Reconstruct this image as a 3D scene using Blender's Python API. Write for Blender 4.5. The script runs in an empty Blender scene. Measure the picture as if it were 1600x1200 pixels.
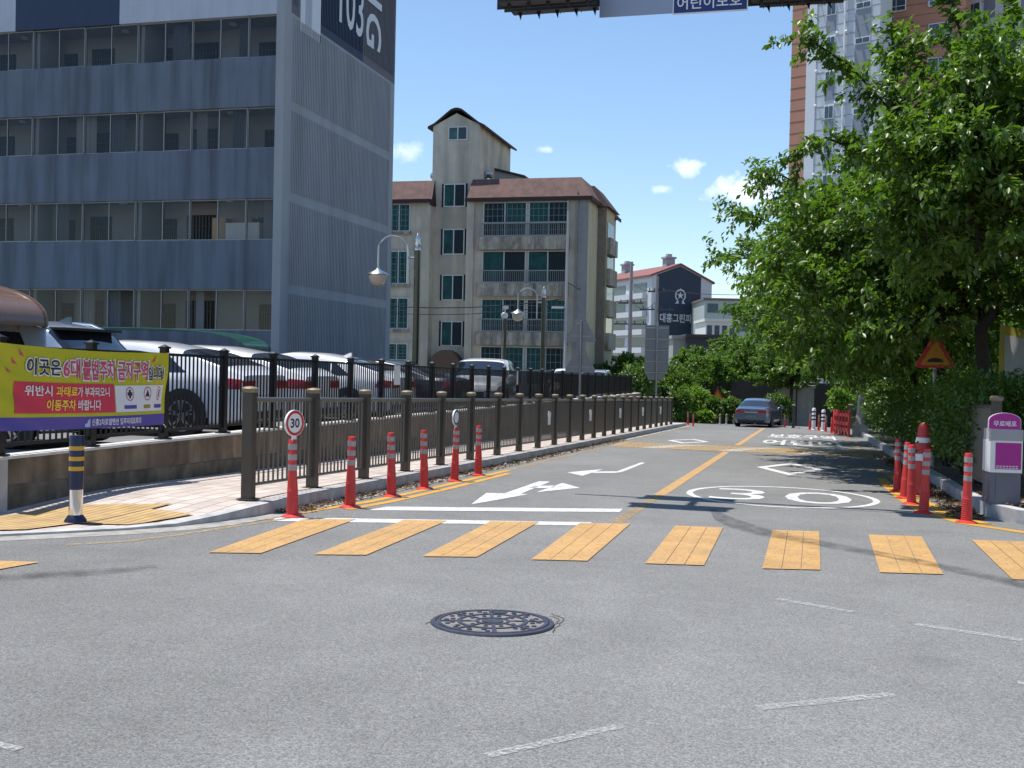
import bpy, bmesh, math, random
import numpy as np
from math import sin, cos, tan, atan, pi, sqrt, radians
from mathutils import Matrix, Vector
random.seed(7)
SC = bpy.context.scene
COL = SC.collection
# ------------------------------------------------------------------ camera
# world frame: Y runs along the street, X to its right, road below the camera is z = 0
FPX = 1720.0; HC = 1.4; SL = 0.0245
_yaw = atan(460/FPX); _pit = atan(28/FPX); _rol = 0.022
_s, _c = sin(_yaw), cos(_yaw)
CF = Vector((-_s*cos(_pit), _c*cos(_pit), -sin(_pit)))
_R0 = Vector((_c, _s, 0)); _U0 = Vector((-_s*sin(_pit), _c*sin(_pit), cos(_pit)))
CR = _R0*cos(_rol) + _U0*sin(_rol); CU = -_R0*sin(_rol) + _U0*cos(_rol)
cd = bpy.data.cameras.new('camera'); cam = bpy.data.objects.new('camera', cd); COL.objects.link(cam)
cd.sensor_width = 36; cd.lens = 36*FPX/1600; cd.clip_end = 4000; cd.clip_start = 0.05
M4 = Matrix.Identity(4)
for i in range(3):
    M4[i][0] = CR[i]; M4[i][1] = CU[i]; M4[i][2] = -CF[i]
M4[2][3] = HC
cam.matrix_world = M4
SC.camera = cam
# ------------------------------------------------------------------ light
SUN_EL = radians(73.5); SUN_AZ = radians(-83)       # azimuth from +Y, clockwise
to_sun = Vector((sin(SUN_AZ)*cos(SUN_EL), cos(SUN_AZ)*cos(SUN_EL), sin(SUN_EL)))
sd = bpy.data.lights.new('sun', 'SUN'); sun = bpy.data.objects.new('sun', sd); COL.objects.link(sun)
sd.energy = 4.4; sd.angle = radians(0.5); sd.color = (1.0, 0.95, 0.88)
sun.rotation_euler = (-to_sun).to_track_quat('-Z', 'Y').to_euler()
w = bpy.data.worlds.new('World'); SC.world = w; w.use_nodes = True
def build_world():
    nt = w.node_tree; N = nt.nodes; Lk = nt.links
    bg = N['Background']
    sky = N.new('ShaderNodeTexSky'); sky.sky_type = 'NISHITA'; sky.sun_disc = False
    sky.sun_elevation = SUN_EL; sky.sun_rotation = SUN_AZ
    sky.altitude = 50; sky.air_density = 1.15; sky.dust_density = 0.05; sky.ozone_density = 4.5
    tc = N.new('ShaderNodeTexCoord')
    def vm(op, a, b):
        n = N.new('ShaderNodeVectorMath'); n.operation = op
        for k, v in enumerate((a, b)):
            if hasattr(v, 'is_output'): Lk.new(v, n.inputs[k])
            else: n.inputs[k].default_value = v
        return n.outputs['Value'] if op == 'DOT_PRODUCT' else n.outputs[0]
    def ma(op, a, b=0.0, c=0.0):
        n = N.new('ShaderNodeMath'); n.operation = op
        for k, v in enumerate((a, b, c)):
            if hasattr(v, 'is_output'): Lk.new(v, n.inputs[k])
            else: n.inputs[k].default_value = v
        return n.outputs[0]
    D = tc.outputs['Generated']
    noi = N.new('ShaderNodeTexNoise'); noi.inputs['Scale'].default_value = 60; noi.inputs['Detail'].default_value = 7
    noi.inputs['Roughness'].default_value = 0.62
    Lk.new(D, noi.inputs['Vector'])
    acc = None
    # a few fair-weather clouds: direction (from the picture), angular half width and half height
    for px, py, hw, hh, den in ((1180, 297, 72, 34, 1.0), (1073, 262, 30, 15, .8), (1030, 296, 17, 9, .6), (857, 233, 17, 8, .55), (640, 240, 34, 20, .45), (1150, 335, 50, 12, .25)):
        d = (CF + CR*((px-800)/FPX) + CU*((600-py)/FPX)).normalized()
        h = Vector((d.y, -d.x, 0)).normalized(); v = d.cross(h)
        a = ma('DIVIDE', vm('DOT_PRODUCT', D, h), hw/FPX); b = ma('DIVIDE', vm('DOT_PRODUCT', D, v), hh/FPX)
        f = vm('DOT_PRODUCT', D, d)
        r = ma('SQRT', ma('ADD', ma('MULTIPLY', a, a), ma('MULTIPLY', b, b)))
        m = ma('SUBTRACT', 1.0, r)
        m = ma('ADD', m, ma('MULTIPLY', ma('SUBTRACT', noi.outputs['Fac'], 0.52), 2.6))
        m = ma('MULTIPLY', ma('MULTIPLY', m, .95), ma('GREATER_THAN', f, 0.9))
        m.node.use_clamp = True
        m = ma('MULTIPLY', m, den)
        acc = m if acc is None else ma('MAXIMUM', acc, m)
    mix = N.new('ShaderNodeMixRGB'); Lk.new(acc, mix.inputs[0]); Lk.new(sky.outputs[0], mix.inputs[1])
    mix.inputs[2].default_value = (8.6, 8.9, 9.3, 1)
    Lk.new(mix.outputs[0], bg.inputs['Color']); bg.inputs['Strength'].default_value = 0.117
build_world()
SC.view_settings.view_transform = 'Standard'; SC.view_settings.look = 'None'
SC.view_settings.exposure = 0.55; SC.view_settings.gamma = 1.0; SC.view_settings.use_curve_mapping = False
try:
    SC.cycles.use_denoising = True; SC.cycles.denoiser = 'OPENIMAGEDENOISE'; SC.cycles.denoising_prefilter = 'ACCURATE'
    SC.cycles.max_bounces = 7; SC.cycles.transparent_max_bounces = 12; SC.cycles.caustics_reflective = False; SC.cycles.caustics_refractive = False
    SC.cycles.sample_clamp_indirect = 6
except Exception: pass
# ------------------------------------------------------------------ photo point -> place in the world
def ray(px, py): return CF + CR*((px-800)/FPX) + CU*((600-py)/FPX)
def gz(y): return -SL*y
def gnd(px, py, dz=0.0):
    r = ray(px, py); t = (dz-HC)/(r.z + SL*r.y); return Vector((t*r.x, t*r.y, HC+t*r.z))
def aty(px, py, Y):
    r = ray(px, py); t = Y/r.y; return Vector((t*r.x, Y, HC+t*r.z))
def atx(px, py, X):
    r = ray(px, py); t = X/r.x; return Vector((X, t*r.y, HC+t*r.z))
def atd(px, py, d):
    r = ray(px, py); return Vector((d*r.x, d*r.y, HC+d*r.z))
def lot_z(y): return 0.18 - 0.011*(y-15)
# ------------------------------------------------------------------ materials
MATS = {}
def mat(name, col, rough=0.6, metal=0.0, var=0.0, vscale=4.0, bump=0.0, bscale=60.0, streak=0.0, sscale=3.0, spec=0.5, coat=0.0, dirt=None, emit=None):
    if name in MATS: return MATS[name]
    m = bpy.data.materials.new(name); m.use_nodes = True
    nt = m.node_tree; N = nt.nodes; L = nt.links; P = N['Principled BSDF']
    c = (*col, 1)
    P.inputs['Base Color'].default_value = c; P.inputs['Roughness'].default_value = rough
    P.inputs['Metallic'].default_value = metal; P.inputs['Specular IOR Level'].default_value = spec
    P.inputs['Coat Weight'].default_value = coat; P.inputs['Coat Roughness'].default_value = 0.05
    tc = N.new('ShaderNodeTexCoord'); cur = None
    def noise(sc, det, mapping=None):
        n = N.new('ShaderNodeTexNoise'); n.inputs['Scale'].default_value = sc; n.inputs['Detail'].default_value = det
        n.inputs['Roughness'].default_value = 0.6
        if mapping:
            mp = N.new('ShaderNodeMapping'); mp.inputs['Scale'].default_value = mapping
            L.new(tc.outputs['Object'], mp.inputs['Vector']); L.new(mp.outputs[0], n.inputs['Vector'])
        else: L.new(tc.outputs['Object'], n.inputs['Vector'])
        return n.outputs['Fac']
    def ramp(f, a, b, lo, hi):
        r = N.new('ShaderNodeMapRange'); r.inputs[1].default_value = a; r.inputs[2].default_value = b
        r.inputs[3].default_value = lo; r.inputs[4].default_value = hi; L.new(f, r.inputs[0]); return r.outputs[0]
    def mulv(prev, f):
        n = N.new('ShaderNodeMixRGB'); n.blend_type = 'MULTIPLY'; n.inputs[0].default_value = 1
        if prev is None: n.inputs[1].default_value = c
        else: L.new(prev, n.inputs[1])
        L.new(f, n.inputs[2]); return n.outputs[0]
    if var: cur = mulv(cur, ramp(noise(vscale, 6), 0.3, 0.7, 1-var, 1+var))
    if streak:
        f = ramp(noise(sscale, 5, (1, 1, 0.07)), 0.42, 0.72, 1.0, 1-streak); cur = mulv(cur, f)
    if dirt:
        n = N.new('ShaderNodeMixRGB'); n.inputs[2].default_value = (*dirt, 1)
        if cur is None: n.inputs[1].default_value = c
        else: L.new(cur, n.inputs[1])
        L.new(ramp(noise(vscale*0.6, 8, (1, 1, 0.5)), 0.45, 0.68, 0, 0.85), n.inputs[0]); cur = n.outputs[0]
    if cur is not None: L.new(cur, P.inputs['Base Color'])
    if bump:
        b = N.new('ShaderNodeBump'); b.inputs['Strength'].default_value = bump; b.inputs['Distance'].default_value = 0.02
        L.new(noise(bscale, 4), b.inputs['Height']); L.new(b.outputs[0], P.inputs['Normal'])
    if emit:
        P.inputs['Emission Color'].default_value = (*col, 1); P.inputs['Emission Strength'].default_value = emit
    MATS[name] = m; return m
def glass(name, tint, see=0.6, rough=0.02, refl=1.0, clear=.35):
    """thin pane: part clear, part dark tint, mirror at grazing angles"""
    if name in MATS: return MATS[name]
    m = bpy.data.materials.new(name); m.use_nodes = True; nt = m.node_tree; N = nt.nodes; L = nt.links
    N.remove(N['Principled BSDF']); out = N['Material Output']
    t = N.new('ShaderNodeBsdfTransparent'); t.inputs[0].default_value = (*[clear+(1-clear)*x for x in tint], 1)
    d = N.new('ShaderNodeBsdfDiffuse'); d.inputs[0].default_value = (*tint, 1)
    g = N.new('ShaderNodeBsdfGlossy'); g.inputs['Roughness'].default_value = rough; g.inputs[0].default_value = (.9, .95, 1, 1)
    fr = N.new('ShaderNodeFresnel'); fr.inputs[0].default_value = 1.6
    a = N.new('ShaderNodeMixShader'); a.inputs[0].default_value = see; L.new(d.outputs[0], a.inputs[1]); L.new(t.outputs[0], a.inputs[2])
    fm = N.new('ShaderNodeMath'); fm.operation = 'MULTIPLY'; fm.inputs[1].default_value = refl; L.new(fr.outputs[0], fm.inputs[0])
    b = N.new('ShaderNodeMixShader'); L.new(fm.outputs[0], b.inputs[0]); L.new(a.outputs[0], b.inputs[1]); L.new(g.outputs[0], b.inputs[2])
    L.new(b.outputs[0], out.inputs[0]); MATS[name] = m; return m
def leaf_mat(name, c1, c2, trans=0.35, gloss=0.35):
    m = bpy.data.materials.new(name); m.use_nodes = True; nt = m.node_tree; N = nt.nodes; L = nt.links
    P = N['Principled BSDF']; out = N['Material Output']
    ge = N.new('ShaderNodeNewGeometry'); mx = N.new('ShaderNodeMixRGB'); mx.inputs[1].default_value = (*c1, 1); mx.inputs[2].default_value = (*c2, 1)
    tc = N.new('ShaderNodeTexCoord'); nn = N.new('ShaderNodeTexNoise'); nn.inputs['Scale'].default_value = 1.4; nn.inputs['Detail'].default_value = 3; L.new(tc.outputs['Object'], nn.inputs['Vector'])
    m1 = N.new('ShaderNodeMapRange'); m1.inputs[1].default_value = .35; m1.inputs[2].default_value = .65; L.new(nn.outputs['Fac'], m1.inputs[0])
    av = N.new('ShaderNodeMath'); av.operation = 'MULTIPLY_ADD'; av.inputs[1].default_value = .45; L.new(m1.outputs[0], av.inputs[0]); hf = N.new('ShaderNodeMath'); hf.operation = 'MULTIPLY'; hf.inputs[1].default_value = .6; L.new(ge.outputs['Random Per Island'], hf.inputs[0]); L.new(hf.outputs[0], av.inputs[2])
    L.new(av.outputs[0], mx.inputs[0]); L.new(mx.outputs[0], P.inputs['Base Color'])
    P.inputs['Roughness'].default_value = 0.38; P.inputs['Specular IOR Level'].default_value = gloss
    t = N.new('ShaderNodeBsdfTranslucent'); mt = N.new('ShaderNodeMixRGB'); mt.blend_type = 'MULTIPLY'; mt.inputs[0].default_value = 1
    mt.inputs[2].default_value = (1.5, 1.7, 0.5, 1); L.new(mx.outputs[0], mt.inputs[1]); L.new(mt.outputs[0], t.inputs[0])
    s = N.new('ShaderNodeMixShader'); s.inputs[0].default_value = trans; L.new(P.outputs[0], s.inputs[1]); L.new(t.outputs[0], s.inputs[2])
    L.new(s.outputs[0], out.inputs[0]); MATS[name] = m; return m
def asphalt():
    m = bpy.data.materials.new('asphalt'); m.use_nodes = True; nt = m.node_tree; N = nt.nodes; L = nt.links; P = N['Principled BSDF']
    tc = N.new('ShaderNodeTexCoord')
    def nz(sc, det=4, r=.6, mp=None):
        n = N.new('ShaderNodeTexNoise'); n.inputs['Scale'].default_value = sc; n.inputs['Detail'].default_value = det; n.inputs['Roughness'].default_value = r
        if mp:
            q = N.new('ShaderNodeMapping'); q.inputs['Scale'].default_value = mp; L.new(tc.outputs['Object'], q.inputs[0]); L.new(q.outputs[0], n.inputs['Vector'])
        else: L.new(tc.outputs['Object'], n.inputs['Vector'])
        return n.outputs['Fac']
    def ramp(f, a, b, lo, hi):
        r = N.new('ShaderNodeMapRange'); r.inputs[1].default_value = a; r.inputs[2].default_value = b; r.inputs[3].default_value = lo; r.inputs[4].default_value = hi
        L.new(f, r.inputs[0]); return r.outputs[0]
    def mul(a, b):
        n = N.new('ShaderNodeMath'); n.operation = 'MULTIPLY'; L.new(a, n.inputs[0]); L.new(b, n.inputs[1]); return n.outputs[0]
    vo = N.new('ShaderNodeTexVoronoi'); vo.inputs['Scale'].default_value = 150; L.new(tc.outputs['Object'], vo.inputs['Vector'])
    sep = N.new('ShaderNodeSeparateColor'); L.new(vo.outputs['Color'], sep.inputs[0])
    f = ramp(nz(0.35, 5), .3, .7, .88, 1.10)
    f = mul(f, ramp(nz(2.2, 6), .3, .7, .93, 1.07))
    f = mul(f, ramp(nz(38, 3), .3, .7, .90, 1.10))
    f = mul(f, ramp(sep.outputs[0], 0, 1, .62, 1.42))
    f = mul(f, ramp(nz(0.8, 3, .5, (1, .12, 1)), .55, .75, 1.0, .9))
    f = mul(f, ramp(nz(0.9, 7, .7), .60, .74, 1.0, .78))
    f = mul(f, ramp(nz(0.16, 3, .5, (1, .45, 1)), .4, .62, 1.05, .93))
    c = N.new('ShaderNodeMixRGB'); c.blend_type = 'MULTIPLY'; c.inputs[0].default_value = 1; c.inputs[1].default_value = (.172, .172, .166, 1)
    L.new(f, c.inputs[2]); L.new(c.outputs[0], P.inputs['Base Color'])
    P.inputs['Roughness'].default_value = .85; P.inputs['Specular IOR Level'].default_value = .25
    b = N.new('ShaderNodeBump'); b.inputs['Strength'].default_value = .35; b.inputs['Distance'].default_value = .006
    L.new(sep.outputs[0], b.inputs['Height']); L.new(b.outputs[0], P.inputs['Normal'])
    MATS['asphalt'] = m; return m
def paint(name, col, wear=0.5, under=(.15, .152, .155), ns=14):
    """road paint that is worn through in places"""
    if name in MATS: return MATS[name]
    m = bpy.data.materials.new(name); m.use_nodes = True; nt = m.node_tree; N = nt.nodes; L = nt.links; P = N['Principled BSDF']
    tc = N.new('ShaderNodeTexCoord')
    def nz(sc, det=5, r=.65):
        n = N.new('ShaderNodeTexNoise'); n.inputs['Scale'].default_value = sc; n.inputs['Detail'].default_value = det; n.inputs['Roughness'].default_value = r
        L.new(tc.outputs['Object'], n.inputs['Vector']); return n.outputs['Fac']
    r = N.new('ShaderNodeMapRange'); r.inputs[1].default_value = .78-wear*.42; r.inputs[2].default_value = .86-wear*.30; r.inputs[3].default_value = 0; r.inputs[4].default_value = .9
    n1 = nz(ns, 9, .8); L.new(n1, r.inputs[0])
    v = N.new('ShaderNodeMapRange'); v.inputs[1].default_value = .3; v.inputs[2].default_value = .7; v.inputs[3].default_value = .82; v.inputs[4].default_value = 1.12; L.new(nz(2.5), v.inputs[0])
    k = N.new('ShaderNodeMixRGB'); k.blend_type = 'MULTIPLY'; k.inputs[0].default_value = 1; k.inputs[1].default_value = (*col, 1); L.new(v.outputs[0], k.inputs[2])
    g_ = N.new('ShaderNodeMapRange'); g_.inputs[1].default_value = .5; g_.inputs[2].default_value = .75; g_.inputs[3].default_value = 0; g_.inputs[4].default_value = .55; L.new(nz(1.3, 6, .7), g_.inputs[0])
    x = N.new('ShaderNodeMixRGB'); L.new(g_.outputs[0], x.inputs[0]); L.new(k.outputs[0], x.inputs[1]); x.inputs[2].default_value = (*[.6*c+.4*u for c, u in zip(col, under)], 1)
    L.new(x.outputs[0], P.inputs['Base Color']); P.inputs['Roughness'].default_value = .7
    tr = N.new('ShaderNodeBsdfTransparent'); sh = N.new('ShaderNodeMixShader'); L.new(r.outputs[0], sh.inputs[0]); L.new(P.outputs[0], sh.inputs[1]); L.new(tr.outputs[0], sh.inputs[2]); L.new(sh.outputs[0], N['Material Output'].inputs[0])
    b = N.new('ShaderNodeBump'); b.inputs['Strength'].default_value = .3; b.inputs['Distance'].default_value = .005; L.new(nz(160, 2), b.inputs['Height']); L.new(b.outputs[0], P.inputs['Normal'])
    MATS[name] = m; return m
def grid_mat(name, col, mortar, bw, bh, rough=.8, rot=0.0, var=.25, off=.5, msize=.012):
    m = bpy.data.materials.new(name); m.use_nodes = True; nt = m.node_tree; N = nt.nodes; L = nt.links; P = N['Principled BSDF']
    tc = N.new('ShaderNodeTexCoord'); mp = N.new('ShaderNodeMapping'); mp.inputs['Rotation'].default_value = (0, 0, rot); L.new(tc.outputs['Object'], mp.inputs[0])
    b = N.new('ShaderNodeTexBrick'); L.new(mp.outputs[0], b.inputs['Vector']); b.offset = off
    b.inputs['Scale'].default_value = 1; b.inputs['Brick Width'].default_value = bw; b.inputs['Row Height'].default_value = bh; b.inputs['Mortar Size'].default_value = msize
    b.inputs['Color1'].default_value = (*[x*(1-var) for x in col], 1); b.inputs['Color2'].default_value = (*[x*(1+var) for x in col], 1); b.inputs['Mortar'].default_value = (*mortar, 1)
    n = N.new('ShaderNodeTexNoise'); n.inputs['Scale'].default_value = 2.3; n.inputs['Detail'].default_value = 8; L.new(tc.outputs['Object'], n.inputs['Vector'])
    r = N.new('ShaderNodeMapRange'); r.inputs[1].default_value = .3; r.inputs[2].default_value = .7; r.inputs[3].default_value = .8; r.inputs[4].default_value = 1.15; L.new(n.outputs['Fac'], r.inputs[0])
    x = N.new('ShaderNodeMixRGB'); x.blend_type = 'MULTIPLY'; x.inputs[0].default_value = 1; L.new(b.outputs['Color'], x.inputs[1]); L.new(r.outputs[0], x.inputs[2])
    L.new(x.outputs[0], P.inputs['Base Color']); P.inputs['Roughness'].default_value = rough
    u = N.new('ShaderNodeBump'); u.inputs['Strength'].default_value = .4; u.inputs['Distance'].default_value = .01; u.invert = True; L.new(b.outputs['Fac'], u.inputs['Height']); L.new(u.outputs[0], P.inputs['Normal'])
    MATS[name] = m; return m
def tactile_mat():
    m = bpy.data.materials.new('tactile_yellow'); m.use_nodes = True; nt = m.node_tree; N = nt.nodes; L = nt.links; P = N['Principled BSDF']
    tc = N.new('ShaderNodeTexCoord'); mp = N.new('ShaderNodeMapping'); mp.inputs['Rotation'].default_value = (0, 0, radians(4)); L.new(tc.outputs['Object'], mp.inputs[0])
    wv = N.new('ShaderNodeTexWave'); wv.inputs['Scale'].default_value = 3.3; L.new(mp.outputs[0], wv.inputs['Vector'])
    n = N.new('ShaderNodeTexNoise'); n.inputs['Scale'].default_value = 5; n.inputs['Detail'].default_value = 7; L.new(tc.outputs['Object'], n.inputs['Vector'])
    x = N.new('ShaderNodeMixRGB'); x.inputs[1].default_value = (.30, .19, .075, 1); x.inputs[2].default_value = (.47, .32, .135, 1); L.new(wv.outputs['Fac'], x.inputs[0])
    r = N.new('ShaderNodeMapRange'); r.inputs[1].default_value = .3; r.inputs[2].default_value = .7; r.inputs[3].default_value = .75; r.inputs[4].default_value = 1.15; L.new(n.outputs['Fac'], r.inputs[0])
    y = N.new('ShaderNodeMixRGB'); y.blend_type = 'MULTIPLY'; y.inputs[0].default_value = 1; L.new(x.outputs[0], y.inputs[1]); L.new(r.outputs[0], y.inputs[2])
    L.new(y.outputs[0], P.inputs['Base Color']); P.inputs['Roughness'].default_value = .75
    b = N.new('ShaderNodeBump'); b.inputs['Strength'].default_value = .6; b.inputs['Distance'].default_value = .01; L.new(wv.outputs['Fac'], b.inputs['Height']); L.new(b.outputs[0], P.inputs['Normal'])
    MATS['tactile_yellow'] = m; return m
# ------------------------------------------------------------------ mesh helpers
class MB:
    def __init__(s): s.v = []; s.f = []; s.mi = []; s.cm = 0
    def add(s, vs, fs):
        b = len(s.v); s.v += [tuple(p) for p in vs]
        for f in fs: s.f.append([b+i for i in f]); s.mi.append(s.cm)
        return s
    def box(s, x0, x1, y0, y1, z0, z1):
        return s.add([(x0, y0, z0), (x1, y0, z0), (x1, y1, z0), (x0, y1, z0), (x0, y0, z1), (x1, y0, z1), (x1, y1, z1), (x0, y1, z1)],
                     [(3, 2, 1, 0), (4, 5, 6, 7), (0, 1, 5, 4), (1, 2, 6, 5), (2, 3, 7, 6), (3, 0, 4, 7)])
    def bar(s, a, b, r, n=6, r2=None, cap=True):
        a = Vector(a); b = Vector(b); r2 = r if r2 is None else r2
        d = (b-a).normalized(); u = d.orthogonal().normalized(); v = d.cross(u)
        vs = [a+(u*cos(2*pi*i/n)+v*sin(2*pi*i/n))*r for i in range(n)] + [b+(u*cos(2*pi*i/n)+v*sin(2*pi*i/n))*r2 for i in range(n)]
        fs = [(i, (i+1) % n, n+(i+1) % n, n+i) for i in range(n)]
        if cap: fs += [tuple(range(n-1, -1, -1)), tuple(range(n, 2*n))]
        return s.add(vs, fs)
    def beam(s, a, b, hw, hh):
        """rectangular beam from a to b, half width hw (level), half height hh"""
        a = Vector(a); b = Vector(b); d = (b-a).normalized(); u = d.cross(Vector((0, 0, 1)))
        u = Vector((1, 0, 0)) if u.length < 1e-4 else u.normalized(); v = u.cross(d)
        vs = [p+u*i*hw+v*j*hh for p in (a, b) for i, j in ((-1, -1), (1, -1), (1, 1), (-1, 1))]
        return s.add(vs, [(0, 1, 2, 3), (7, 6, 5, 4), (0, 4, 5, 1), (1, 5, 6, 2), (2, 6, 7, 3), (3, 7, 4, 0)])
    def tube(s, pts, r, n=6):
        pts = [Vector(p) for p in pts]; rr = r if hasattr(r, '__len__') else [r]*len(pts)
        vs = []
        for i, p in enumerate(pts):
            d = (pts[min(i+1, len(pts)-1)]-pts[max(i-1, 0)]).normalized()
            ref = Vector((0, 0, 1)) if abs(d.z) < .9 else Vector((0, 1, 0))
            u = d.cross(ref).normalized(); v = d.cross(u)
            vs += [p+(u*cos(2*pi*k/n)+v*sin(2*pi*k/n))*rr[i] for k in range(n)]
        fs = [(i*n+k, i*n+(k+1) % n, (i+1)*n+(k+1) % n, (i+1)*n+k) for i in range(len(pts)-1) for k in range(n)]
        fs += [tuple(range(n)), tuple(range(len(vs)-n, len(vs)))]
        return s.add(vs, fs)
    def lathe(s, prof, c=(0, 0, 0), n=20, axis='z'):
        vs = []; c = Vector(c)
        for r, h in prof:
            for k in range(n):
                a = 2*pi*k/n
                q = {'z': (r*cos(a), r*sin(a), h), 'y': (r*cos(a), h, r*sin(a)), 'x': (h, r*cos(a), r*sin(a))}[axis]
                vs.append(c+Vector(q))
        m = len(prof)
        fs = [(i*n+k, i*n+(k+1) % n, (i+1)*n+(k+1) % n, (i+1)*n+k) for i in range(m-1) for k in range(n)]
        fs += [tuple(range(n-1, -1, -1)), tuple(range((m-1)*n, m*n))]
        return s.add(vs, fs)
    def prism(s, poly, off):
        """flat polygon (3-D points) pushed along vector off"""
        n = len(poly); o = Vector(off); a = [Vector(p) for p in poly]
        return s.add(a+[p+o for p in a], [tuple(range(n-1, -1, -1)), tuple(range(n, 2*n))]+[(i, (i+1) % n, n+(i+1) % n, n+i) for i in range(n)])
    def poly(s, pts): return s.add(pts, [tuple(range(len(pts)))])
    def grid(s, P):
        """P: rows of points"""
        nr, nc = len(P), len(P[0])
        return s.add([p for r in P for p in r], [(i*nc+j, i*nc+j+1, (i+1)*nc+j+1, (i+1)*nc+j) for i in range(nr-1) for j in range(nc-1)])
    def build(s, name, m, parent=None, smooth=False, org=None, fix=True):
        o = org if org is not None else (ORG.get(parent.name, (0, 0, 0)) if parent else (0, 0, 0))
        me = bpy.data.meshes.new(name)
        me.from_pydata([(p[0]-o[0], p[1]-o[1], p[2]-o[2]) for p in s.v], [], s.f)
        if fix:
            bm = bmesh.new(); bm.from_mesh(me); bmesh.ops.recalc_face_normals(bm, faces=bm.faces); bm.to_mesh(me); bm.free()
        for k in (m if isinstance(m, (list, tuple)) else [m]): me.materials.append(k)
        if len(me.materials) > 1: me.polygons.foreach_set('material_index', s.mi)
        if smooth:
            me.polygons.foreach_set('use_smooth', [True]*len(me.polygons))
            if hasattr(me, 'set_sharp_from_angle'): me.set_sharp_from_angle(angle=radians(38))
        ob = bpy.data.objects.new(name, me); COL.objects.link(ob)
        if parent: ob.parent = parent
        elif org is not None: ob.location = org
        ORG[ob.name] = tuple(o)
        return ob
ORG = {}
def thing(name, label, cat, loc=(0, 0, 0), group=None, rotz=0.0, local=False):
    """Empty at a thing's base; its parts are children.  local=True: parts are given in the thing's own frame"""
    o = bpy.data.objects.new(name, None); COL.objects.link(o); o.location = loc; o.rotation_euler = (0, 0, rotz)
    o.empty_display_size = .2
    o['label'] = label; o['category'] = cat
    if group: o['group'] = group
    ORG[o.name] = (0, 0, 0) if local else tuple(loc)
    return o
def tag(o, label, cat, group=None, kind=None):
    if label: o['label'] = label
    if cat: o['category'] = cat
    if group: o['group'] = group
    if kind: o['kind'] = kind
    return o
def struct(o): o['kind'] = 'structure'; return o
def kids(o): return [c for c in o.children]
def dup(o, loc, rotz=0.0, label=None, parent=None):
    c = o.copy(); COL.objects.link(c)
    if parent is None:
        c.location = loc; c.rotation_euler = (0, 0, rotz)
        if label: c['label'] = label
    else: c.parent = parent
    for k in kids(o): dup(k, None, 0, None, c)
    return c
def text2d(s, h=1.0, bold=0.0, sx=1.0, align='LEFT', tri=True):
    """text as flat triangles: (verts 2-D, faces); cap height about h"""
    cu = bpy.data.curves.new('t', 'FONT'); cu.body = s; cu.size = h*1.38; cu.offset = bold*h; cu.resolution_u = 3; cu.align_x = align
    ob = bpy.data.objects.new('t', cu); COL.objects.link(ob)
    me = bpy.data.meshes.new_from_object(ob)
    vs = [(v.co.x*sx, v.co.y) for v in me.vertices]; fs = [tuple(p.vertices) for p in me.polygons]
    bpy.data.objects.remove(ob); bpy.data.curves.remove(cu); bpy.data.meshes.remove(me)
    return vs, fs
def fit(t, x0, x1, y0, y1):
    vs, fs = t
    ax = [v[0] for v in vs]; ay = [v[1] for v in vs]
    kx = (x1-x0)/(max(ax)-min(ax)); ky = (y1-y0)/(max(ay)-min(ay))
    return [(x0+(v[0]-min(ax))*kx, y0+(v[1]-min(ay))*ky) for v in vs], fs
def put(mb, t, fn): return mb.add([fn(a, b) for a, b in t[0]], t[1])

asphalt()
white_paint = paint('white_road_paint', (.58, .58, .57), .6)
worn_white = paint('worn_white_paint', (.46, .46, .45), 1.02, ns=40)
yellow_paint = paint('yellow_road_paint', (.45, .265, .095), .58, ns=26)
edge_yellow = paint('orange_edge_paint', (.52, .27, .03), .45)
faded_yellow = paint('faded_yellow_paint', (.42, .29, .13), .95)
concrete = mat('concrete', (.40, .39, .37), .85, var=.18, vscale=3, bump=.25, bscale=40)
kerb_stone = mat('kerb_stone', (.40, .395, .385), .85, var=.25, vscale=5, bump=.3, bscale=60)
metal_grey = mat('grey_metal', (.30, .30, .31), .45, .7, var=.1)
steel = mat('brushed_steel', (.55, .54, .52), .28, 1.0, var=.08, vscale=12)
chrome = mat('chrome', (.7, .7, .7), .12, 1.0)
black_metal = mat('black_metal', (.012, .012, .014), .35, .2)
rubber = mat('tyre_rubber', (.018, .018, .018), .8)
white_plastic = mat('white_plastic', (.72, .72, .71), .4)
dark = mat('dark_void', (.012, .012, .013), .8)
# ================================================================== THE SETTING
# ground
g = MB()
ys = [-60, 62, 90, 160, 400, 1800]; zs = [60*SL-.07, -62*SL-.07, -3.0, -4.0, -6, -6]
g.grid([[(x, y, z) for x in (-1500, 1500)] for y, z in zip(ys, zs)])
struct(g.build('ground', mat('dry_ground', (.19, .18, .15), .95, var=.3, vscale=.5)))
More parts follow.
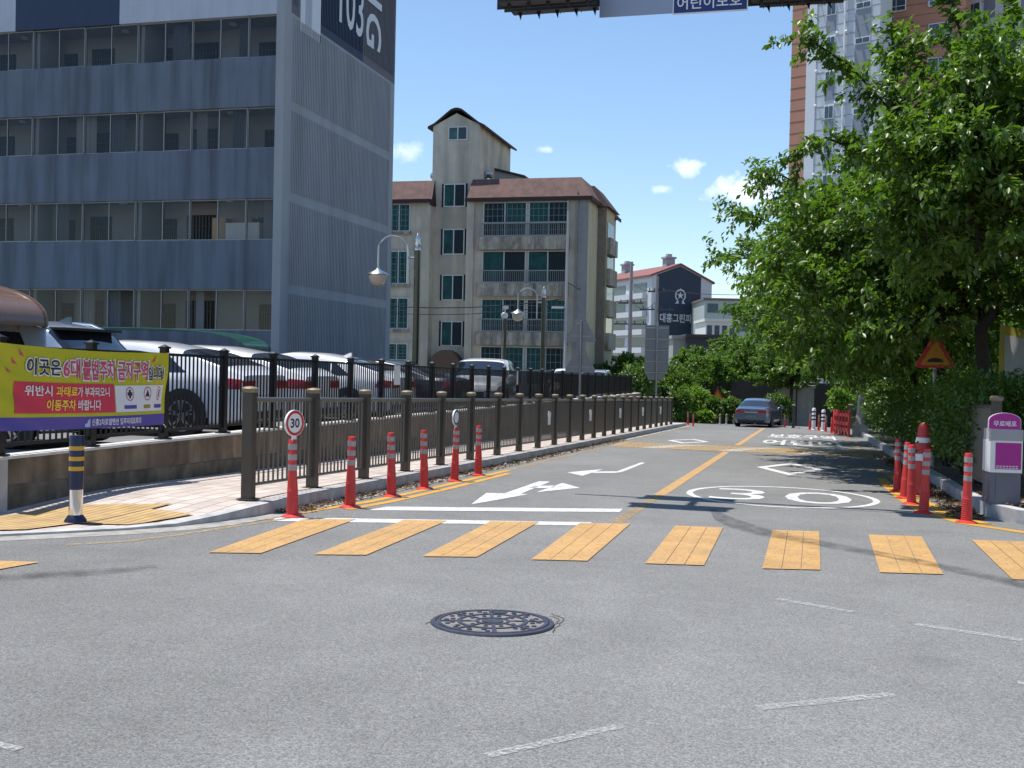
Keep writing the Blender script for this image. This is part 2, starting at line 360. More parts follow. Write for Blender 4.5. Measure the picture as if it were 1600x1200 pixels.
# road sheet
rd = MB()
def gq(x0, x1, y0, y1, dz=0.0): return [(x0, y0, gz(y0)+dz), (x1, y0, gz(y0)+dz), (x1, y1, gz(y1)+dz), (x0, y1, gz(y1)+dz)]
for x0, x1, y0, y1 in ((-60, 60, -50, 14), (-6.2, 3, 14, 53), (-40, 40, 53, 61)): rd.poly(gq(x0, x1, y0, y1))
road = struct(rd.build('road', MATS['asphalt']))
def marking(name, polys, m, dz=.004):
    b = MB()
    for p in polys: b.poly([gnd(x, y, dz) for x, y in p])
    return b.build(name, m, road)
def ribbon(name, pts, wid, m, dz=.004, b=None):
    """flat band along world points (x, y)"""
    bb = b or MB(); P = [Vector(p) for p in pts]; L = []; R = []
    for i, p in enumerate(P):
        d = (P[min(i+1, len(P)-1)]-P[max(i-1, 0)]).normalized(); n = Vector((-d.y, d.x))
        for S, k in ((L, 1), (R, -1)):
            q = p+n*k*wid/2; S.append((q.x, q.y, gz(q.y)+dz))
    bb.grid([L, R])
    return bb.build(name, m, road) if b is None else bb
STR = [[(325, 863), (408, 864), (556, 811), (475, 811)], [(490, 866), (572, 867), (699, 813), (632, 812)], [(660, 869), (745, 870), (842, 815), (767, 814)],
       [(830, 874), (918, 876), (985, 818), (906, 817)], [(1008, 880), (1100, 883), (1130, 824), (1055, 821)], [(1191, 888), (1282, 890), (1280, 830), (1207, 828)],
       [(1375, 894), (1474, 897), (1440, 838), (1357, 835)], [(1582, 905), (1692, 908), (1602, 846), (1518, 843)], [(-95, 891), (0, 889), (62, 878), (-25, 875)]]
def strips(q):                                        # three machine-laid bands with hairline seams
    a, b_, c, d = [Vector(p) for p in q]; out = []
    for k in range(3):
        u, v = k/3+(.005 if k else 0), (k+1)/3-(.005 if k < 2 else 0)
        out.append([tuple(a.lerp(b_, u)), tuple(a.lerp(b_, v)), tuple(d.lerp(c, v)), tuple(d.lerp(c, u))])
    return out
for q in STR: marking('crosswalk_stripe', strips(q), yellow_paint, .008)
marking('worn_white_line', [[(425, 814), (432, 808), (925, 816), (918, 821)]], white_paint, .004)
marking('stop_line', [[(575, 797), (604, 791.5), (973, 795), (968, 800)]], white_paint)
marking('turn_arrow', [[(736, 788), (826, 772), (760, 770)], [(786, 771.5), (812, 772), (860, 752.5), (842, 752)], [(826, 762.6), (866, 762), (868, 758.6), (834, 759)], [(838, 769), (906, 762), (879, 754.5)]], white_paint)
marking('turn_arrow', [[(886, 738), (910, 743.5), (942, 733)], [(922, 739), (962, 738.8), (964, 736.4), (926, 736.6)], [(962, 738.8), (973, 737), (1008, 723), (1001, 722.6), (964, 736.4)]], white_paint)
def diamond(cx, cy, hw, hl, k=.70):
    o = [(cx-hw, cy), (cx, cy-hl), (cx+hw, cy), (cx, cy+hl)]; i_ = [(cx+(a-cx)*k, cy+(b-cy)*k) for a, b in o]
    b = MB()
    for j in range(4):
        q = [o[j], o[(j+1) % 4], i_[(j+1) % 4], i_[j]]; b.poly([(x, y, gz(y)+.004) for x, y in q])
    b.build('diamond_marking', white_paint, road)
diamond(-.27, 23.15, .68, 2.1)
p = [gnd(*q) for q in ((1039, 689), (1111, 689.6), (1080, 686), (1069, 693))]
diamond((p[0].x+p[1].x)/2, (p[0].y+p[1].y)/2, (p[1].x-p[0].x)/2, (p[2].y-p[3].y)/2)
# speed limit in its ring, read from our side
b = MB(); cx, cy, rx, ry = -.31, 16.42, 1.36, 1.72; n = 48
b.grid([[(cx+rx*k*cos(2*pi*i/n), cy+ry*k*sin(2*pi*i/n), gz(cy+ry*k*sin(2*pi*i/n))+.004) for i in range(n+1)] for k in (1, .93)])
t = fit(text2d('30', 1, -.012), cx-.98, cx+.98, cy-.92, cy+.92)
put(b, t, lambda u, v: (u, v, gz(v)+.004))
b.build('speed_limit_marking', white_paint, road)
b = MB()
for s_, y0, y1 in (('어린이', 35.2, 39.4), ('보호구역', 41.3, 46.0)):
    put(b, fit(text2d(s_, 1, .03), -1.35, 1.1, y0, y1), lambda u, v: (u, v, gz(v)+.004))
b.build('school_zone_lettering', white_paint, road)
# centre and edge lines
cp = [gnd(985, 803), gnd(1044, 765), gnd(1100, 728), gnd(1140, 705), gnd(1193, 671)]
ribbon('centre_line', [(-1.97, 15.6), (-1.97, 29.2)], .17, yellow_paint)
ribbon('centre_line', [(-1.98, 11.9), (-1.97, 15.6)], .15, faded_yellow)
ribbon('centre_line', [(-1.95, 33.4), (-1.93, 54)], .17, yellow_paint)
b = MB(); ribbon('', [(-5.42, 10.4), (-5.32, 11.5), (-5.16, 12.6), (-5.10, 15), (-5.10, 19)], .12, None, b=b); ribbon('', [(-5.05, 11.7), (-4.93, 12.8), (-4.88, 15), (-4.90, 18.2)], .12, None, b=b)
b.build('edge_line', edge_yellow, road)
ribbon('edge_line', [(-5.10, 19), (-5.15, 29), (-5.12, 53)], .12, faded_yellow)
ribbon('edge_line', [(-6.0, 8.0), (-5.69, 8.41), (-5.54, 8.9), (-5.36, 9.9), (-5.24, 10.6)], .08, faded_yellow)
b = MB()
ribbon('', [(5.5, 11.9), (3.6, 12.5), (2.45, 13.2), (1.85, 13.9), (1.5, 15.2), (1.4, 17), (1.36, 19.5), (1.38, 21.4)], .17, None, b=b)
ribbon('', [(2.1, 13.9), (1.75, 15.1), (1.66, 17), (1.64, 19.5), (1.62, 22.5)], .17, None, b=b)
b.build('edge_line', edge_yellow, road)
ribbon('edge_line', [(1.5, 22.5), (1.55, 29.5)], .12, faded_yellow)
ribbon('edge_line', [(1.55, 33.4), (1.55, 53)], .12, faded_yellow)
for a_, b_, wd in (((1212, 936), (1333, 957), .1), ((1430, 976), (1597, 1001), .1), ((1183, 1107), (1396, 1086), .09), ((760, 1182), (968, 1136), .07), ((1590, 1068), (1680, 1075), .08), ((-20, 1160), (30, 1172), .06)):
    A = gnd(*a_); B = gnd(*b_); n_ = 8
    ribbon('worn_lane_dash', [(A.x+(B.x-A.x)*i/n_, A.y+(B.y-A.y)*i/n_) for i in range(n_+1)], wd*.8, worn_white)
# speed hump painted in yellow and white
hb = MB(); edges = np.linspace(-5.1, 2.0, 15)
yy = np.linspace(29.5, 32.7, 9)
for i in range(14):
    hb.cm = 1 if i % 4 == 3 else 0
    rows = []
    for e in (edges[i], edges[i+1]):
        rows.append([(min(2.0, max(-5.1, e + (.7*(y-31.1)/1.6 if 0 < i < 13 or (e not in (edges[0], edges[-1])) else 0))), y, gz(y)+.005+.035*cos((y-31.1)/1.6*pi/2)) for y in yy])
    hb.grid(rows)
hump = hb.build('speed_hump', [paint('hump_yellow', (.44, .29, .12), .85), paint('hump_white', (.52, .49, .42), .85)], road)
# left pavement, kerb, gutter
OUT = [(-5.60, 54), (-5.60, 30), (-5.58, 13), (-5.57, 11.4), (-5.61, 10.6), (-5.70, 10.0), (-5.86, 9.45), (-6.12, 9.0), (-6.48, 8.55), (-6.85, 8.1), (-7.5, 7.5), (-8.6, 6.8), (-11, 5.9), (-18, 4.8)]
def rise(y): return .02 + .12*min(1, max(0, (y-9.3)/1.7))
off = []
for i, pnt in enumerate(OUT):
    P_ = Vector(pnt); d = (Vector(OUT[min(i+1, len(OUT)-1)])-Vector(OUT[max(i-1, 0)])).normalized(); nrm = Vector((d.y, -d.x)); off.append(P_+nrm*.15)
off = [Vector((q.x, q.y)) if q.x < P_[0] else q for q, P_ in zip(off, OUT)]
kb = MB()
kb.grid([[(a[0], a[1], gz(a[1])-.05) for a in OUT], [(a[0], a[1], gz(a[1])+rise(a[1])+.006) for a in OUT], [(q.x, q.y, gz(a[1])+rise(a[1])+.006) for a, q in zip(OUT, off)], [(q.x, q.y, gz(a[1])-.05) for a, q in zip(OUT, off)]])
struct(kb.build('kerb', kerb_stone))
sw = MB(); inn = [(-7.9, a[1]) if a[1] > 8.95 else (min(-7.9, a[0]), 8.95) for a in OUT]
sw.grid([[(q.x, q.y, gz(q.y)+rise(a[1])) for a, q in zip(OUT, off)], [(i_[0], i_[1], gz(i_[1])+rise(a[1])) for a, i_ in zip(OUT, inn)]])
struct(sw.build('pavement', grid_mat('paving_blocks', (.46, .395, .35), (.26, .23, .20), .42, .21, rot=radians(90), var=.12)))
gt = MB(); gpts = [q for q in OUT if q[0] > -12]
gt.grid([[(a[0], a[1], gz(a[1])+.006) for a in gpts], [(a[0]+.24, a[1]-(.14 if a[1] < 10.5 else 0), gz(a[1])+.006) for a in gpts]])
struct(gt.build('gutter', mat('gutter_concrete', (.29, .275, .25), .9, var=.35, vscale=6, bump=.4, bscale=40)))
tm = tactile_mat()
tb = MB()
for q in ([(-45, 831), (-45, 812), (65, 799), (132, 786.5), (270, 782), (236, 792.5), (121, 819), (40, 829)], [(124, 819.5), (236, 793), (262, 797), (303, 803), (200, 821.5)]):
    bm = bmesh.new(); vs = []
    for x, y in q:
        v = gnd(x, y, .05); v = gnd(x, y, rise(v.y)); vs.append(bm.verts.new((v.x, v.y, 0)))
    bm.faces.new(vs); bmesh.ops.triangulate(bm, faces=bm.faces); bmesh.ops.subdivide_edges(bm, edges=bm.edges, cuts=7, use_grid_fill=True)
    bm.verts.index_update(); tb.add([(v.co.x, v.co.y, gz(v.co.y)+rise(v.co.y)+.013) for v in bm.verts], [tuple(v.index for v in f.verts) for f in bm.faces]); bm.free()
struct(tb.build('tactile_paving', tm))
# right kerb and planting bed
OR = [(2.18, 54), (2.18, 30), (2.16, 18), (2.17, 16), (2.24, 14.95), (2.46, 14.2), (2.95, 13.7), (3.9, 13.25), (9, 12.6), (30, 12)]
offr = []
for i, pnt in enumerate(OR):
    d = (Vector(OR[min(i+1, len(OR)-1)])-Vector(OR[max(i-1, 0)])).normalized(); offr.append(Vector(pnt)+Vector((-d.y, d.x))*.17)
kb = MB()
kb.grid([[(a[0], a[1], gz(a[1])-.05) for a in OR], [(a[0], a[1], gz(a[1])+.17) for a in OR], [(q.x, q.y, gz(a[1])+.17) for a, q in zip(OR, offr)], [(q.x, q.y, gz(a[1])-.05) for a, q in zip(OR, offr)]])
struct(kb.build('kerb', kerb_stone))
bd = MB(); bd.grid([[(q.x, q.y, gz(q.y)+.15) for q in offr], [(max(q.x, 30), q.y, gz(q.y)+.15) for q in offr]])
struct(bd.build('planting_bed', mat('soil', (.075, .06, .045), .95, var=.4, vscale=3, bump=.6, bscale=12)))
pv = MB(); pv.poly([(2.95, 14.35, gz(14.35)+.156), (5, 13.42, gz(13.4)+.156), (12, 12.7, gz(12.7)+.156), (12, 15.6, gz(15.6)+.156), (2.6, 15.9, gz(15.9)+.156)])
struct(pv.build('pavement', concrete))
# raised car park on the left
lot = MB()
def lq(x0, x1, y0, y1, dz=0): return [(x0, y0, lot_z(y0)+dz), (x1, y0, lot_z(y0)+dz), (x1, y1, lot_z(y1)+dz), (x0, y1, lot_z(y1)+dz)]
lot.poly(lq(-120, -8.1, 9.1, 110))
struct(lot.build('parking_lot', mat('lot_asphalt', (.15, .15, .15), .9, var=.2, vscale=1)))
wt = lambda y: .36 - .0035*max(0, y-15)
W_ = thing('retaining_wall', 'stained brown concrete retaining wall below the black fence', 'wall', (-7.9, 9, gz(9)))
stain = mat('stained_concrete', (.25, .185, .12), .9, var=.35, vscale=2.2, streak=.6, sscale=4, bump=.5, bscale=18, dirt=(.075, .055, .038))
lower = mat('damp_concrete', (.17, .14, .10), .9, var=.45, vscale=3.5, streak=.3, sscale=6, bump=.6, bscale=18, dirt=(.045, .038, .028))
b = MB(); Y = [9.55, 12, 16, 24, 36, 54]
b.grid([[(-7.9, y, gz(y)-.1) for y in Y], [(-7.9, y, wt(y)-.03) for y in Y], [(-8.12, y, wt(y)-.03) for y in Y], [(-8.12, y, gz(y)-.1) for y in Y]])
b.poly([(-7.9, 9.55, gz(9.6)-.1), (-8.12, 9.55, gz(9.6)-.1), (-8.12, 9.55, wt(9)-.03), (-7.9, 9.55, wt(9)-.03)])
b.build('wall_face', stain, W_)
b = MB(); hw_ = lambda y: gz(y)+.12+.38*(wt(y)-gz(y)-.12); b.grid([[(-7.885, y, gz(y)-.1) for y in Y], [(-7.885, y, hw_(y)-.012) for y in Y], [(-7.899, y, hw_(y)) for y in Y]]); b.build('lower_course', lower, W_)
b = MB(); b.box(-8.12, -7.88, 8.9, 9.549, gz(9)-.1, wt(9)-.03); b.box(-30, -8.12, 8.9, 9.12, gz(9)-.1, wt(9)-.03); b.build('end_pier', concrete, W_)
b = MB(); b.grid([[(-7.875, y, wt(y)-.03) for y in [8.9]+Y], [(-7.875, y, wt(y)) for y in [8.9]+Y], [(-8.14, y, wt(y)) for y in [8.9]+Y], [(-8.14, y, wt(y)-.03) for y in [8.9]+Y]])
b.build('coping', mat('pale_coping', (.55, .53, .5), .8, var=.15), W_)
# ================================================================== BUILDINGS
# --- apartment block with the number on its end wall
def block_103():
    X1 = -14.85; Y0 = 29.2; Y1 = 37.95; X0 = -42.0; zt = 17.5; zb = -.3
    T = thing('apartment_block', 'blue grey apartment block with strip windows and 103 painted on its end wall', 'building', (X1, Y0, 0))
    blue = mat('blue_grey_render', (.122, .152, .200), .8, var=.10, vscale=.7, streak=.5, sscale=2.4)
    pale = mat('pale_grey_render', (.42, .46, .54), .8, var=.06, vscale=1, streak=.12)
    side = mat('end_wall_paint', (.295, .320, .352), .75, var=.07, vscale=.6, streak=.16, sscale=1.4)
    navy = mat('navy_paint', (.012, .030, .075), .6, var=.08); dgrey = mat('slate_paint', (.115, .118, .14), .7, var=.05)
    wpaint = mat('sign_white', (.62, .66, .72), .7)
    inner = mat('balcony_wall', (.44, .45, .46), .85, var=.06); fr = mat('window_frame_grey', (.26, .265, .27), .4, .5)
    gl = glass('window_glass', (.05, .06, .07), .90, .03, .45, .72)
    sills = [2.27, 4.93, 7.60, 10.27, 12.95, 15.6]; wh = 1.21
    PX = -15.12                                            # inner edge of the corner pilaster
    # spandrels (front) as boxes between the window strips
    b = MB(); b.box(PX, X1, Y0+.001, Y0+.4, zb, zt-.001); b.build('corner_pilaster', side, T)
    prev = zb; b = MB(); bw = MB(); bn = MB()
    for k, s_ in enumerate(sills):
        if k < 4: b.box(X0, PX, Y0, Y0+.22, prev, s_)
        else:
            xs = [X0, -24.05, -20.35, PX]
            bw.box(xs[0], xs[1]-.001, Y0, Y0+.22, prev, s_); bn.box(xs[1], xs[2], Y0-.004, Y0+.22, prev, s_); bw.box(xs[2]+.001, xs[3], Y0, Y0+.22, prev, s_)
        prev = s_+wh
    b.build('spandrel', blue, T); bw.build('spandrel', pale, T); bn.build('painted_panel', navy, T)
    b = MB(); b.box(X0, X1, Y0, Y1, zt, zt+.5); b.box(X0, PX, Y0, Y0+.22, sills[-1]+wh, zt-.001); b.build('parapet', pale, T)
    # floor slabs and inner balcony wall
    b = MB()
    for s_ in sills: b.box(X0, PX-.002, Y0+.23, Y0+1.5, s_-.75, s_-.6); b.box(X0, PX-.002, Y0+.23, Y0+1.5, s_+wh+.12, s_+wh+.2)
    b.build('floor_slab', mat('slab_paint', (.34, .33, .31), .8), T)
    b = MB(); b.box(X0, X1-.3, Y0+1.5, Y0+1.7, zb, zt-.01); b.box(X0, X0+.2, Y0+.23, Y1-.01, zb, zt-.01); b.build('balcony_wall', inner, T)
    b = MB()
    for xw in (-16.0, -19.7, -23.4, -27.1): b.box(xw-3.73, xw-3.63, Y0+.24, Y0+1.49, zb, zt-.02)
    b.build('balcony_divider', inner, T)
    dk = mat('inner_glass', (.022, .028, .035), .2); rb = mat('bars_grey', (.11, .115, .12), .5, .4)
    rnd = random.Random(3)
    for k in range(4):
        for u in range(4):
            xl = -19.0-3.7*u
            for x0, x1, lo, hi in ((xl+.25, xl+1.15, -.5, .95), (xl+2.7, xl+3.5, -.6, .85)):
                if x1 > PX: continue
                x0 += rnd.uniform(-.15, .15)
                p = MB(); p.box(x0, x1, Y0+1.44, Y0+1.5, sills[k]+lo, sills[k]+hi); o = p.build('inner_window', dk, T)
                p = MB()
                for i in range(9): p.box(x0+.05+i*(x1-x0-.1)/8-.011, x0+.05+i*(x1-x0-.1)/8+.011, Y0+1.40, Y0+1.42, sills[k]+lo, sills[k]+hi)
                for zz in (.15, .6): p.box(x0, x1, Y0+1.395, Y0+1.40, sills[k]+zz, sills[k]+zz+.02)
                p.build('bars', rb, o)
            p = MB(); p.lathe([(.12, -.05), (.13, 0), (.05, .03)], (xl+2.0, Y0+.85, sills[k]+wh+.08), 10); p.build('ceiling_light', white_plastic, T)
    # windows: sliding sashes, each its own frame and pane
    wd = .925
    for k, s_ in enumerate(sills[:5]):
        x = PX
        i = 0
        while x-wd > -28.5:
            x0, x1 = x-wd, x; x = x0; i += 1
            openw = (k == 0 and i in (3, 6)) or (k == 1 and i in (3,))
            f = MB(); t_ = .028 if i % 2 else .022; yv = Y0+.08+(.035 if i % 2 else 0)
            f.box(x0, x0+t_, yv, yv+.05, s_, s_+wh); f.box(x1-t_, x1-.001, yv, yv+.05, s_, s_+wh)
            f.box(x0+t_, x1-t_, yv, yv+.05, s_, s_+.035); f.box(x0+t_, x1-t_, yv, yv+.05, s_+wh-.035, s_+wh)
            o = f.build('window', fr, T)
            if not openw:
                q = MB(); q.poly([(x0+t_, yv+.02, s_+.035), (x1-t_, yv+.02, s_+.035), (x1-t_, yv+.02, s_+wh-.035), (x0+t_, yv+.02, s_+wh-.035)]); q.build('pane', gl, o, fix=False)
    rnd = random.Random(9); cu_ = [mat('curtain_pale', (.42, .43, .44), .8), mat('curtain_grey', (.20, .22, .25), .8)]
    for k in range(4):
        for u in range(9):
            if rnd.random() < .32:
                xa = PX-.15-1.0*u-rnd.uniform(0, .4); wq = rnd.uniform(.25, .75); p = MB(); n_ = 14
                p.grid([[(xa-wq*i/n_, Y0+.5+.03*sin(i*2.1), z) for i in range(n_+1)] for z in (sills[k]-.3, sills[k]+wh+.05)]); p.build('curtain', cu_[u % 2], T, True)
    # end wall: flat sheet, ribbed panels between smooth floor bands
    b = MB(); b.box(X1-.3, X1, Y0+.401, Y1, zb, 11.619); b.box(X0, X1-.31, Y1-.3, Y1-.001, zb, zt-.003); b.build('end_wall', side, T)
    zz = [-.2, 3.42, 3.68, 6.12, 6.38, 8.80, 9.06, 11.55]
    for i in range(0, 8, 2):
        r = MB(); y = Y0+.55; r.box(X1, X1+.006, Y0+.5, Y1-.35, zz[i], zz[i+1])
        while y < Y1-.42: r.box(X1+.006, X1+.03, y, y+.055, zz[i]+.03, zz[i+1]-.03); y += .115
        r.build('ribbed_panel', side, T)
    # painted upper end wall
    yy_ = [Y0+.402, atx(469, 10, X1).y, atx(500, 20, X1).y, atx(568, 60, X1).y, Y1]
    z0 = 11.62
    for (a, c, m_, nm) in ((yy_[0], yy_[1], dgrey, 'painted_panel'), (yy_[1], yy_[2], wpaint, 'painted_panel'), (yy_[2], yy_[3], navy, 'painted_panel'), (yy_[3], yy_[4], dgrey, 'painted_panel')):
        p = MB(); p.box(X1-.3, X1+(.03 if m_ is wpaint else .002), a, c-.001, z0-(.35 if m_ is wpaint else 0), zt-.004); y = a+.1
        while y < c-.12: p.box(X1+.002, X1+.026, y, y+.055, z0+.28, zt-.02); y += .115
        p.build(nm, m_, T)
    p = MB(); p.box(X1+.031, X1+.036, yy_[1]+.30, yy_[1]+.75, z0-.1, zt-.1); p.build('painted_bar', pale, T)
    # 103 and the vertical lettering
    a = atx(529, 20, X1); c = atx(566, 57, X1)
    t_ = fit(text2d('103', 1, .012), a.y, c.y, 12.35, 14.1)
    p = MB(); put(p, t_, lambda u, v: (X1+.034, u, v)); p.build('number', wpaint, T)
    a = atx(571, 40, X1).y; c = atx(594, 78, X1).y
    for ch, z0_, z1_ in (('N', 13.8, 15.1), ('G', 12.30, 13.5)):
        t_ = fit(text2d(ch, 1, .02), 0, 1, 0, 1)
        p = MB(); put(p, t_, lambda u, v: (X1+.034, a+v*(c-a), z1_-u*(z1_-z0_))); p.build('letter', wpaint, T)
    # things kept on one balcony
    bx = mat('cardboard', (.36, .25, .15), .85, var=.1); s_ = sills[1]
    for nm, lab, cat, x0, x1, y0, y1, h0, h1, m_ in (('cardboard_box', 'tall brown cardboard box behind a second row balcony window', 'box', -17.35, -16.9, .45, .85, -.6, .72, bx),
                                           ('storage_drawers', 'white storage drawers piled behind the balcony window beside the brown box', 'drawers', -16.85, -15.75, .35, .7, -.6, .55, white_plastic),
                                           ('cardboard_box', 'wide cardboard carton lying on top behind the white drawers', 'box', -16.88, -16.2, .75, 1.1, -.6, .75, bx)):
        p = MB(); p.box(x0, x1, Y0+y0, Y0+y1, s_+h0, s_+h1)
        if cat == 'drawers':
            for j in (0, 1, 2): p.box(x0+.05+j*.35, x0+.35+j*.35, Y0+y0-.015, Y0+y0, s_+.05, s_+.24); p.box(x0+.05+j*.35, x0+.35+j*.35, Y0+y0-.015, Y0+y0, s_+.28, s_+.50)
        else: p.box((x0+x1)/2-.03, (x0+x1)/2+.03, Y0+y0-.003, Y0+y0, s_+h0, s_+h1)
        tag(p.build(nm, m_, None, org=(x0, Y0+y0, s_+h0)), lab, cat)
block_103()

# --- beige flats with the stair tower
def flats():
    Y = 62.0
    X = lambda px: aty(px, 400, Y).x
    Z = lambda py, px=780: aty(px, py, Y).z
    base = -.9
    xl, xr = X(600)-9, X(917)
    T = thing('beige_flats', 'stained beige low rise flats with red mansard roof and stair tower', 'building', ((xl+xr)/2, Y, base))
    beige = mat('beige_render', (.62, .565, .445), .85, var=.14, vscale=.8, streak=.45, sscale=1.1, dirt=(.36, .32, .25))
    tan_ = mat('tan_render', (.55, .475, .32), .85, var=.08, streak=.2)
    brick = grid_mat('brown_brick', (.22, .135, .065), (.2, .17, .14), .22, .075, var=.2)
    roofm = mat('red_shingle', (.135, .074, .064), .85, var=.2, vscale=2.5, streak=.3); fascia = mat('dark_fascia', (.04, .018, .017), .7)
    grey = mat('grey_render', (.28, .275, .27), .85, var=.1, streak=.2)
    fr = mat('white_frame', (.62, .63, .62), .45); gl = mat('green_curtain_glass', (.012, .075, .07), .12, var=.55, vscale=1.6, spec=.6)
    gl2 = mat('dark_green_glass', (.008, .022, .026), .1, spec=.6)
    rail = mat('rail_grey', (.34, .34, .33), .4, .3); sill = mat('stained_sill', (.46, .415, .33), .85, var=.2, streak=.75, sscale=3.2, dirt=(.15, .13, .11))
    eave = Z(311)
    s1, s2 = X(672), X(729)
    # wings and stair bay
    b = MB(); b.box(xl, s1, Y, Y+9.5, base, eave); b.box(s2, xr, Y, Y+9.5, base, eave); b.box(s1+.001, s2-.001, Y+.55, Y+9, base, eave+1.2); b.build('wall', beige, T)
    # columns beside the stair bay
    b = MB()
    for a, c in ((660, 672), (729, 740)): b.box(X(a), X(c), Y-.12, Y, base, eave-.01)
    b.build('pilaster', beige, T)
    b = MB(); b.box(X(903), X(918), Y-.1, Y-.001, base, eave-.02); b.build('quoin_strip', grey, T)
    b = MB()
    for pz in (388, 463, 535): 
        b.box(X(729), X(900), Y-.045, Y-.002, Z(pz)-.03, Z(pz)+.03); b.box(xl, X(668), Y-.045, Y-.002, Z(pz)-.03, Z(pz)+.03)
    b.build('floor_band', beige, T)
    # mansard roofs
    rt = Z(277)
    for a, c in ((xl, s1-.02), (s2+.02, xr)):
        r = MB(); o = .28; i_ = .55
        lo = [(a-.1 if a == xl else a, Y-o, eave), (c+(o if c == xr else 0), Y-o, eave), (c+(o if c == xr else 0), Y+9.8, eave), (a, Y+9.8, eave)]
        hi = [(a+.1, Y+i_, rt), (c-(.55 if c == xr else .12), Y+i_, rt), (c-(.55 if c == xr else .12), Y+9, rt), (a+.1, Y+9, rt)]
        r.add(lo+hi, [(0, 1, 5, 4), (1, 2, 6, 5), (2, 3, 7, 6), (3, 0, 4, 7), (4, 5, 6, 7), (3, 2, 1, 0)]); rf = r.build('roof', roofm, T)
        f = MB(); x_ = c+(o if c == xr else 0)+.02; f.box(a-.1, x_, Y-o-.04, Y-o, eave-.17, eave+.05)
        if c == xr: f.box(x_-.04, x_, Y-o+.001, Y+9.8, eave-.17, eave+.05)
        else: f.prism([(c+.02, Y-o, eave-.3), (c+.02, Y-o, eave+.03), (c-.1, Y+.5, rt), (c-.1, Y+.9, rt), (c+.02, Y+.9, eave-.3)], (.14, 0, 0))
        f.build('fascia', fascia, rf)
    # stair tower above the roofs
    ty = Y+.56; tx0, tx1 = X(668), X(741); te = Z(190); tp = Z(168); td = 7.0
    m = MB(); m.prism([(tx0, ty, eave+1), (tx1, ty, eave+1), (tx1, ty, te), ((tx0*.5+tx1*.5), ty, tp-.1), (tx0, ty, te)], (0, td, 0)); m.build('stair_tower', beige, T)
    r = MB(); mid = (tx0+tx1)/2
    prof = [(tx0-.32, te-.16), (tx0+.1, te+.04), (mid-.35, tp+.0), (mid-.1, tp+.08), (mid+.1, tp+.08), (mid+.35, tp), (tx1-.1, te+.04), (tx1+.32, te-.16)]
    r.prism([(x, ty-.12, z) for x, z in prof]+[(x, ty-.12, z+.13) for x, z in reversed(prof)], (0, td+.5, 0)); r.build('tower_roof', fascia, T)
    m = MB(); m.prism([(tx1, ty+3.5, rt-.3), (tx1+1.75, ty+3.5, rt-.3), (tx1+1.75, ty+3.5, rt+.7), (tx1, ty+3.5, rt+1.15)], (0, 3, 0)); a_ = m.build('roof_shed', mat('shed_grey', (.33, .37, .37), .7), T)
    m = MB(); m.prism([(tx1, ty+3.3, rt+1.16), (tx1+1.95, ty+3.3, rt+.68), (tx1+1.95, ty+3.3, rt+.78), (tx1, ty+3.3, rt+1.28)], (0, 3.4, 0)); m.build('shed_roof', mat('shed_roof_green', (.02, .05, .045), .6), a_)
    for px in (661, 744):
        m = MB(); c = (X(px), Y+2.0, rt); m.lathe([(.16, 0), (.16, .3), (.3, .36), (.36, .5), (.3, .68), (.12, .76)], c, 14); m.build('roof_vent', steel, T, True)
    # windows
    def window(x0, x1, z0, z1, yv, cols, gm, fm=fr, rows=0, bars=False):
        f = MB(); t_ = .06
        f.box(x0, x1, yv-.05, yv-.001, z1-t_, z1); f.box(x0, x1, yv-.05, yv-.001, z0, z0+t_)
        for i in range(cols+1):
            xx = x0+(x1-x0-t_)*i/cols; f.box(xx, xx+t_, yv-.049, yv-.001, z0+t_, z1-t_)
        o = f.build('window', fm, T)
        p = MB()
        for i in range(cols):
            a = x0+(x1-x0-t_)*i/cols+t_; c = x0+(x1-x0-t_)*(i+1)/cols
            p.cm = i % 2; p.box(a, c, yv-.028, yv-.002, z0+t_, z1-t_)
        p.build('pane', gm, o)
        if bars:
            g_ = MB(); n_ = int((x1-x0)/.27)
            for i in range(1, n_): xx = x0+(x1-x0)*i/n_; g_.box(xx-.012, xx+.012, yv-.065, yv-.051, z0, z1)
            for i in range(1, 5): zz = z0+(z1-z0)*i/5; g_.box(x0, x1, yv-.067, yv-.052, zz-.012, zz+.012)
            g_.build('window_bars', mat('grille', (.16, .25, .24), .5), o)
        return o
    for a, c in ((283, 320), (355, 396), (428, 469), (502, 542)):
        window(X(687), X(721), Z(c), Z(a), Y+.55, 2, [gl, gl2])
        
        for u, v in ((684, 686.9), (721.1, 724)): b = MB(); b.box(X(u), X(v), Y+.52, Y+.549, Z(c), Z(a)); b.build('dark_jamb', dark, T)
    window(X(692), X(722), Z(214), Z(192), ty, 2, [gl, gl2])
    for a, c in ((316, 360), (391, 444), (466, 516), (539, 566)):
        window(X(606), X(640), Z(c), Z(a), Y, 2, [gl, gl], bars=True)
        b = MB(); b.box(X(604), X(642), Y-.14, Y-.002, Z(c)-.18, Z(c)-.01); b.build('sill', sill, T)
    for k, (a, c) in enumerate(((316, 371), (392, 443), (467, 519), (541, 600))):
        for h, (p0, p1) in enumerate(((754, 822), (825, 888))):
            window(X(p0), X(p1), Z(c)+.02, Z(a), Y, 2, [gl, gl2] if (k+h) % 3 else [gl2, gl], bars=(k in (0, 2, 3)))
        b = MB(); zr = Z(a)-(Z(a)-Z(c))*.62
        for zz in (zr, Z(c)+.06): b.box(X(752), X(888), Y-.42, Y-.38, zz-.025, zz+.025)
        n_ = 46
        for i in range(n_+1): xx = X(752)+(X(888)-X(752)-.03)*i/n_; b.box(xx, xx+.02, Y-.41, Y-.39, Z(c)+.085, zr-.025)
        if k == 0: b.box(X(754), X(886), Y-.30, Y-.26, Z(351), Z(348))
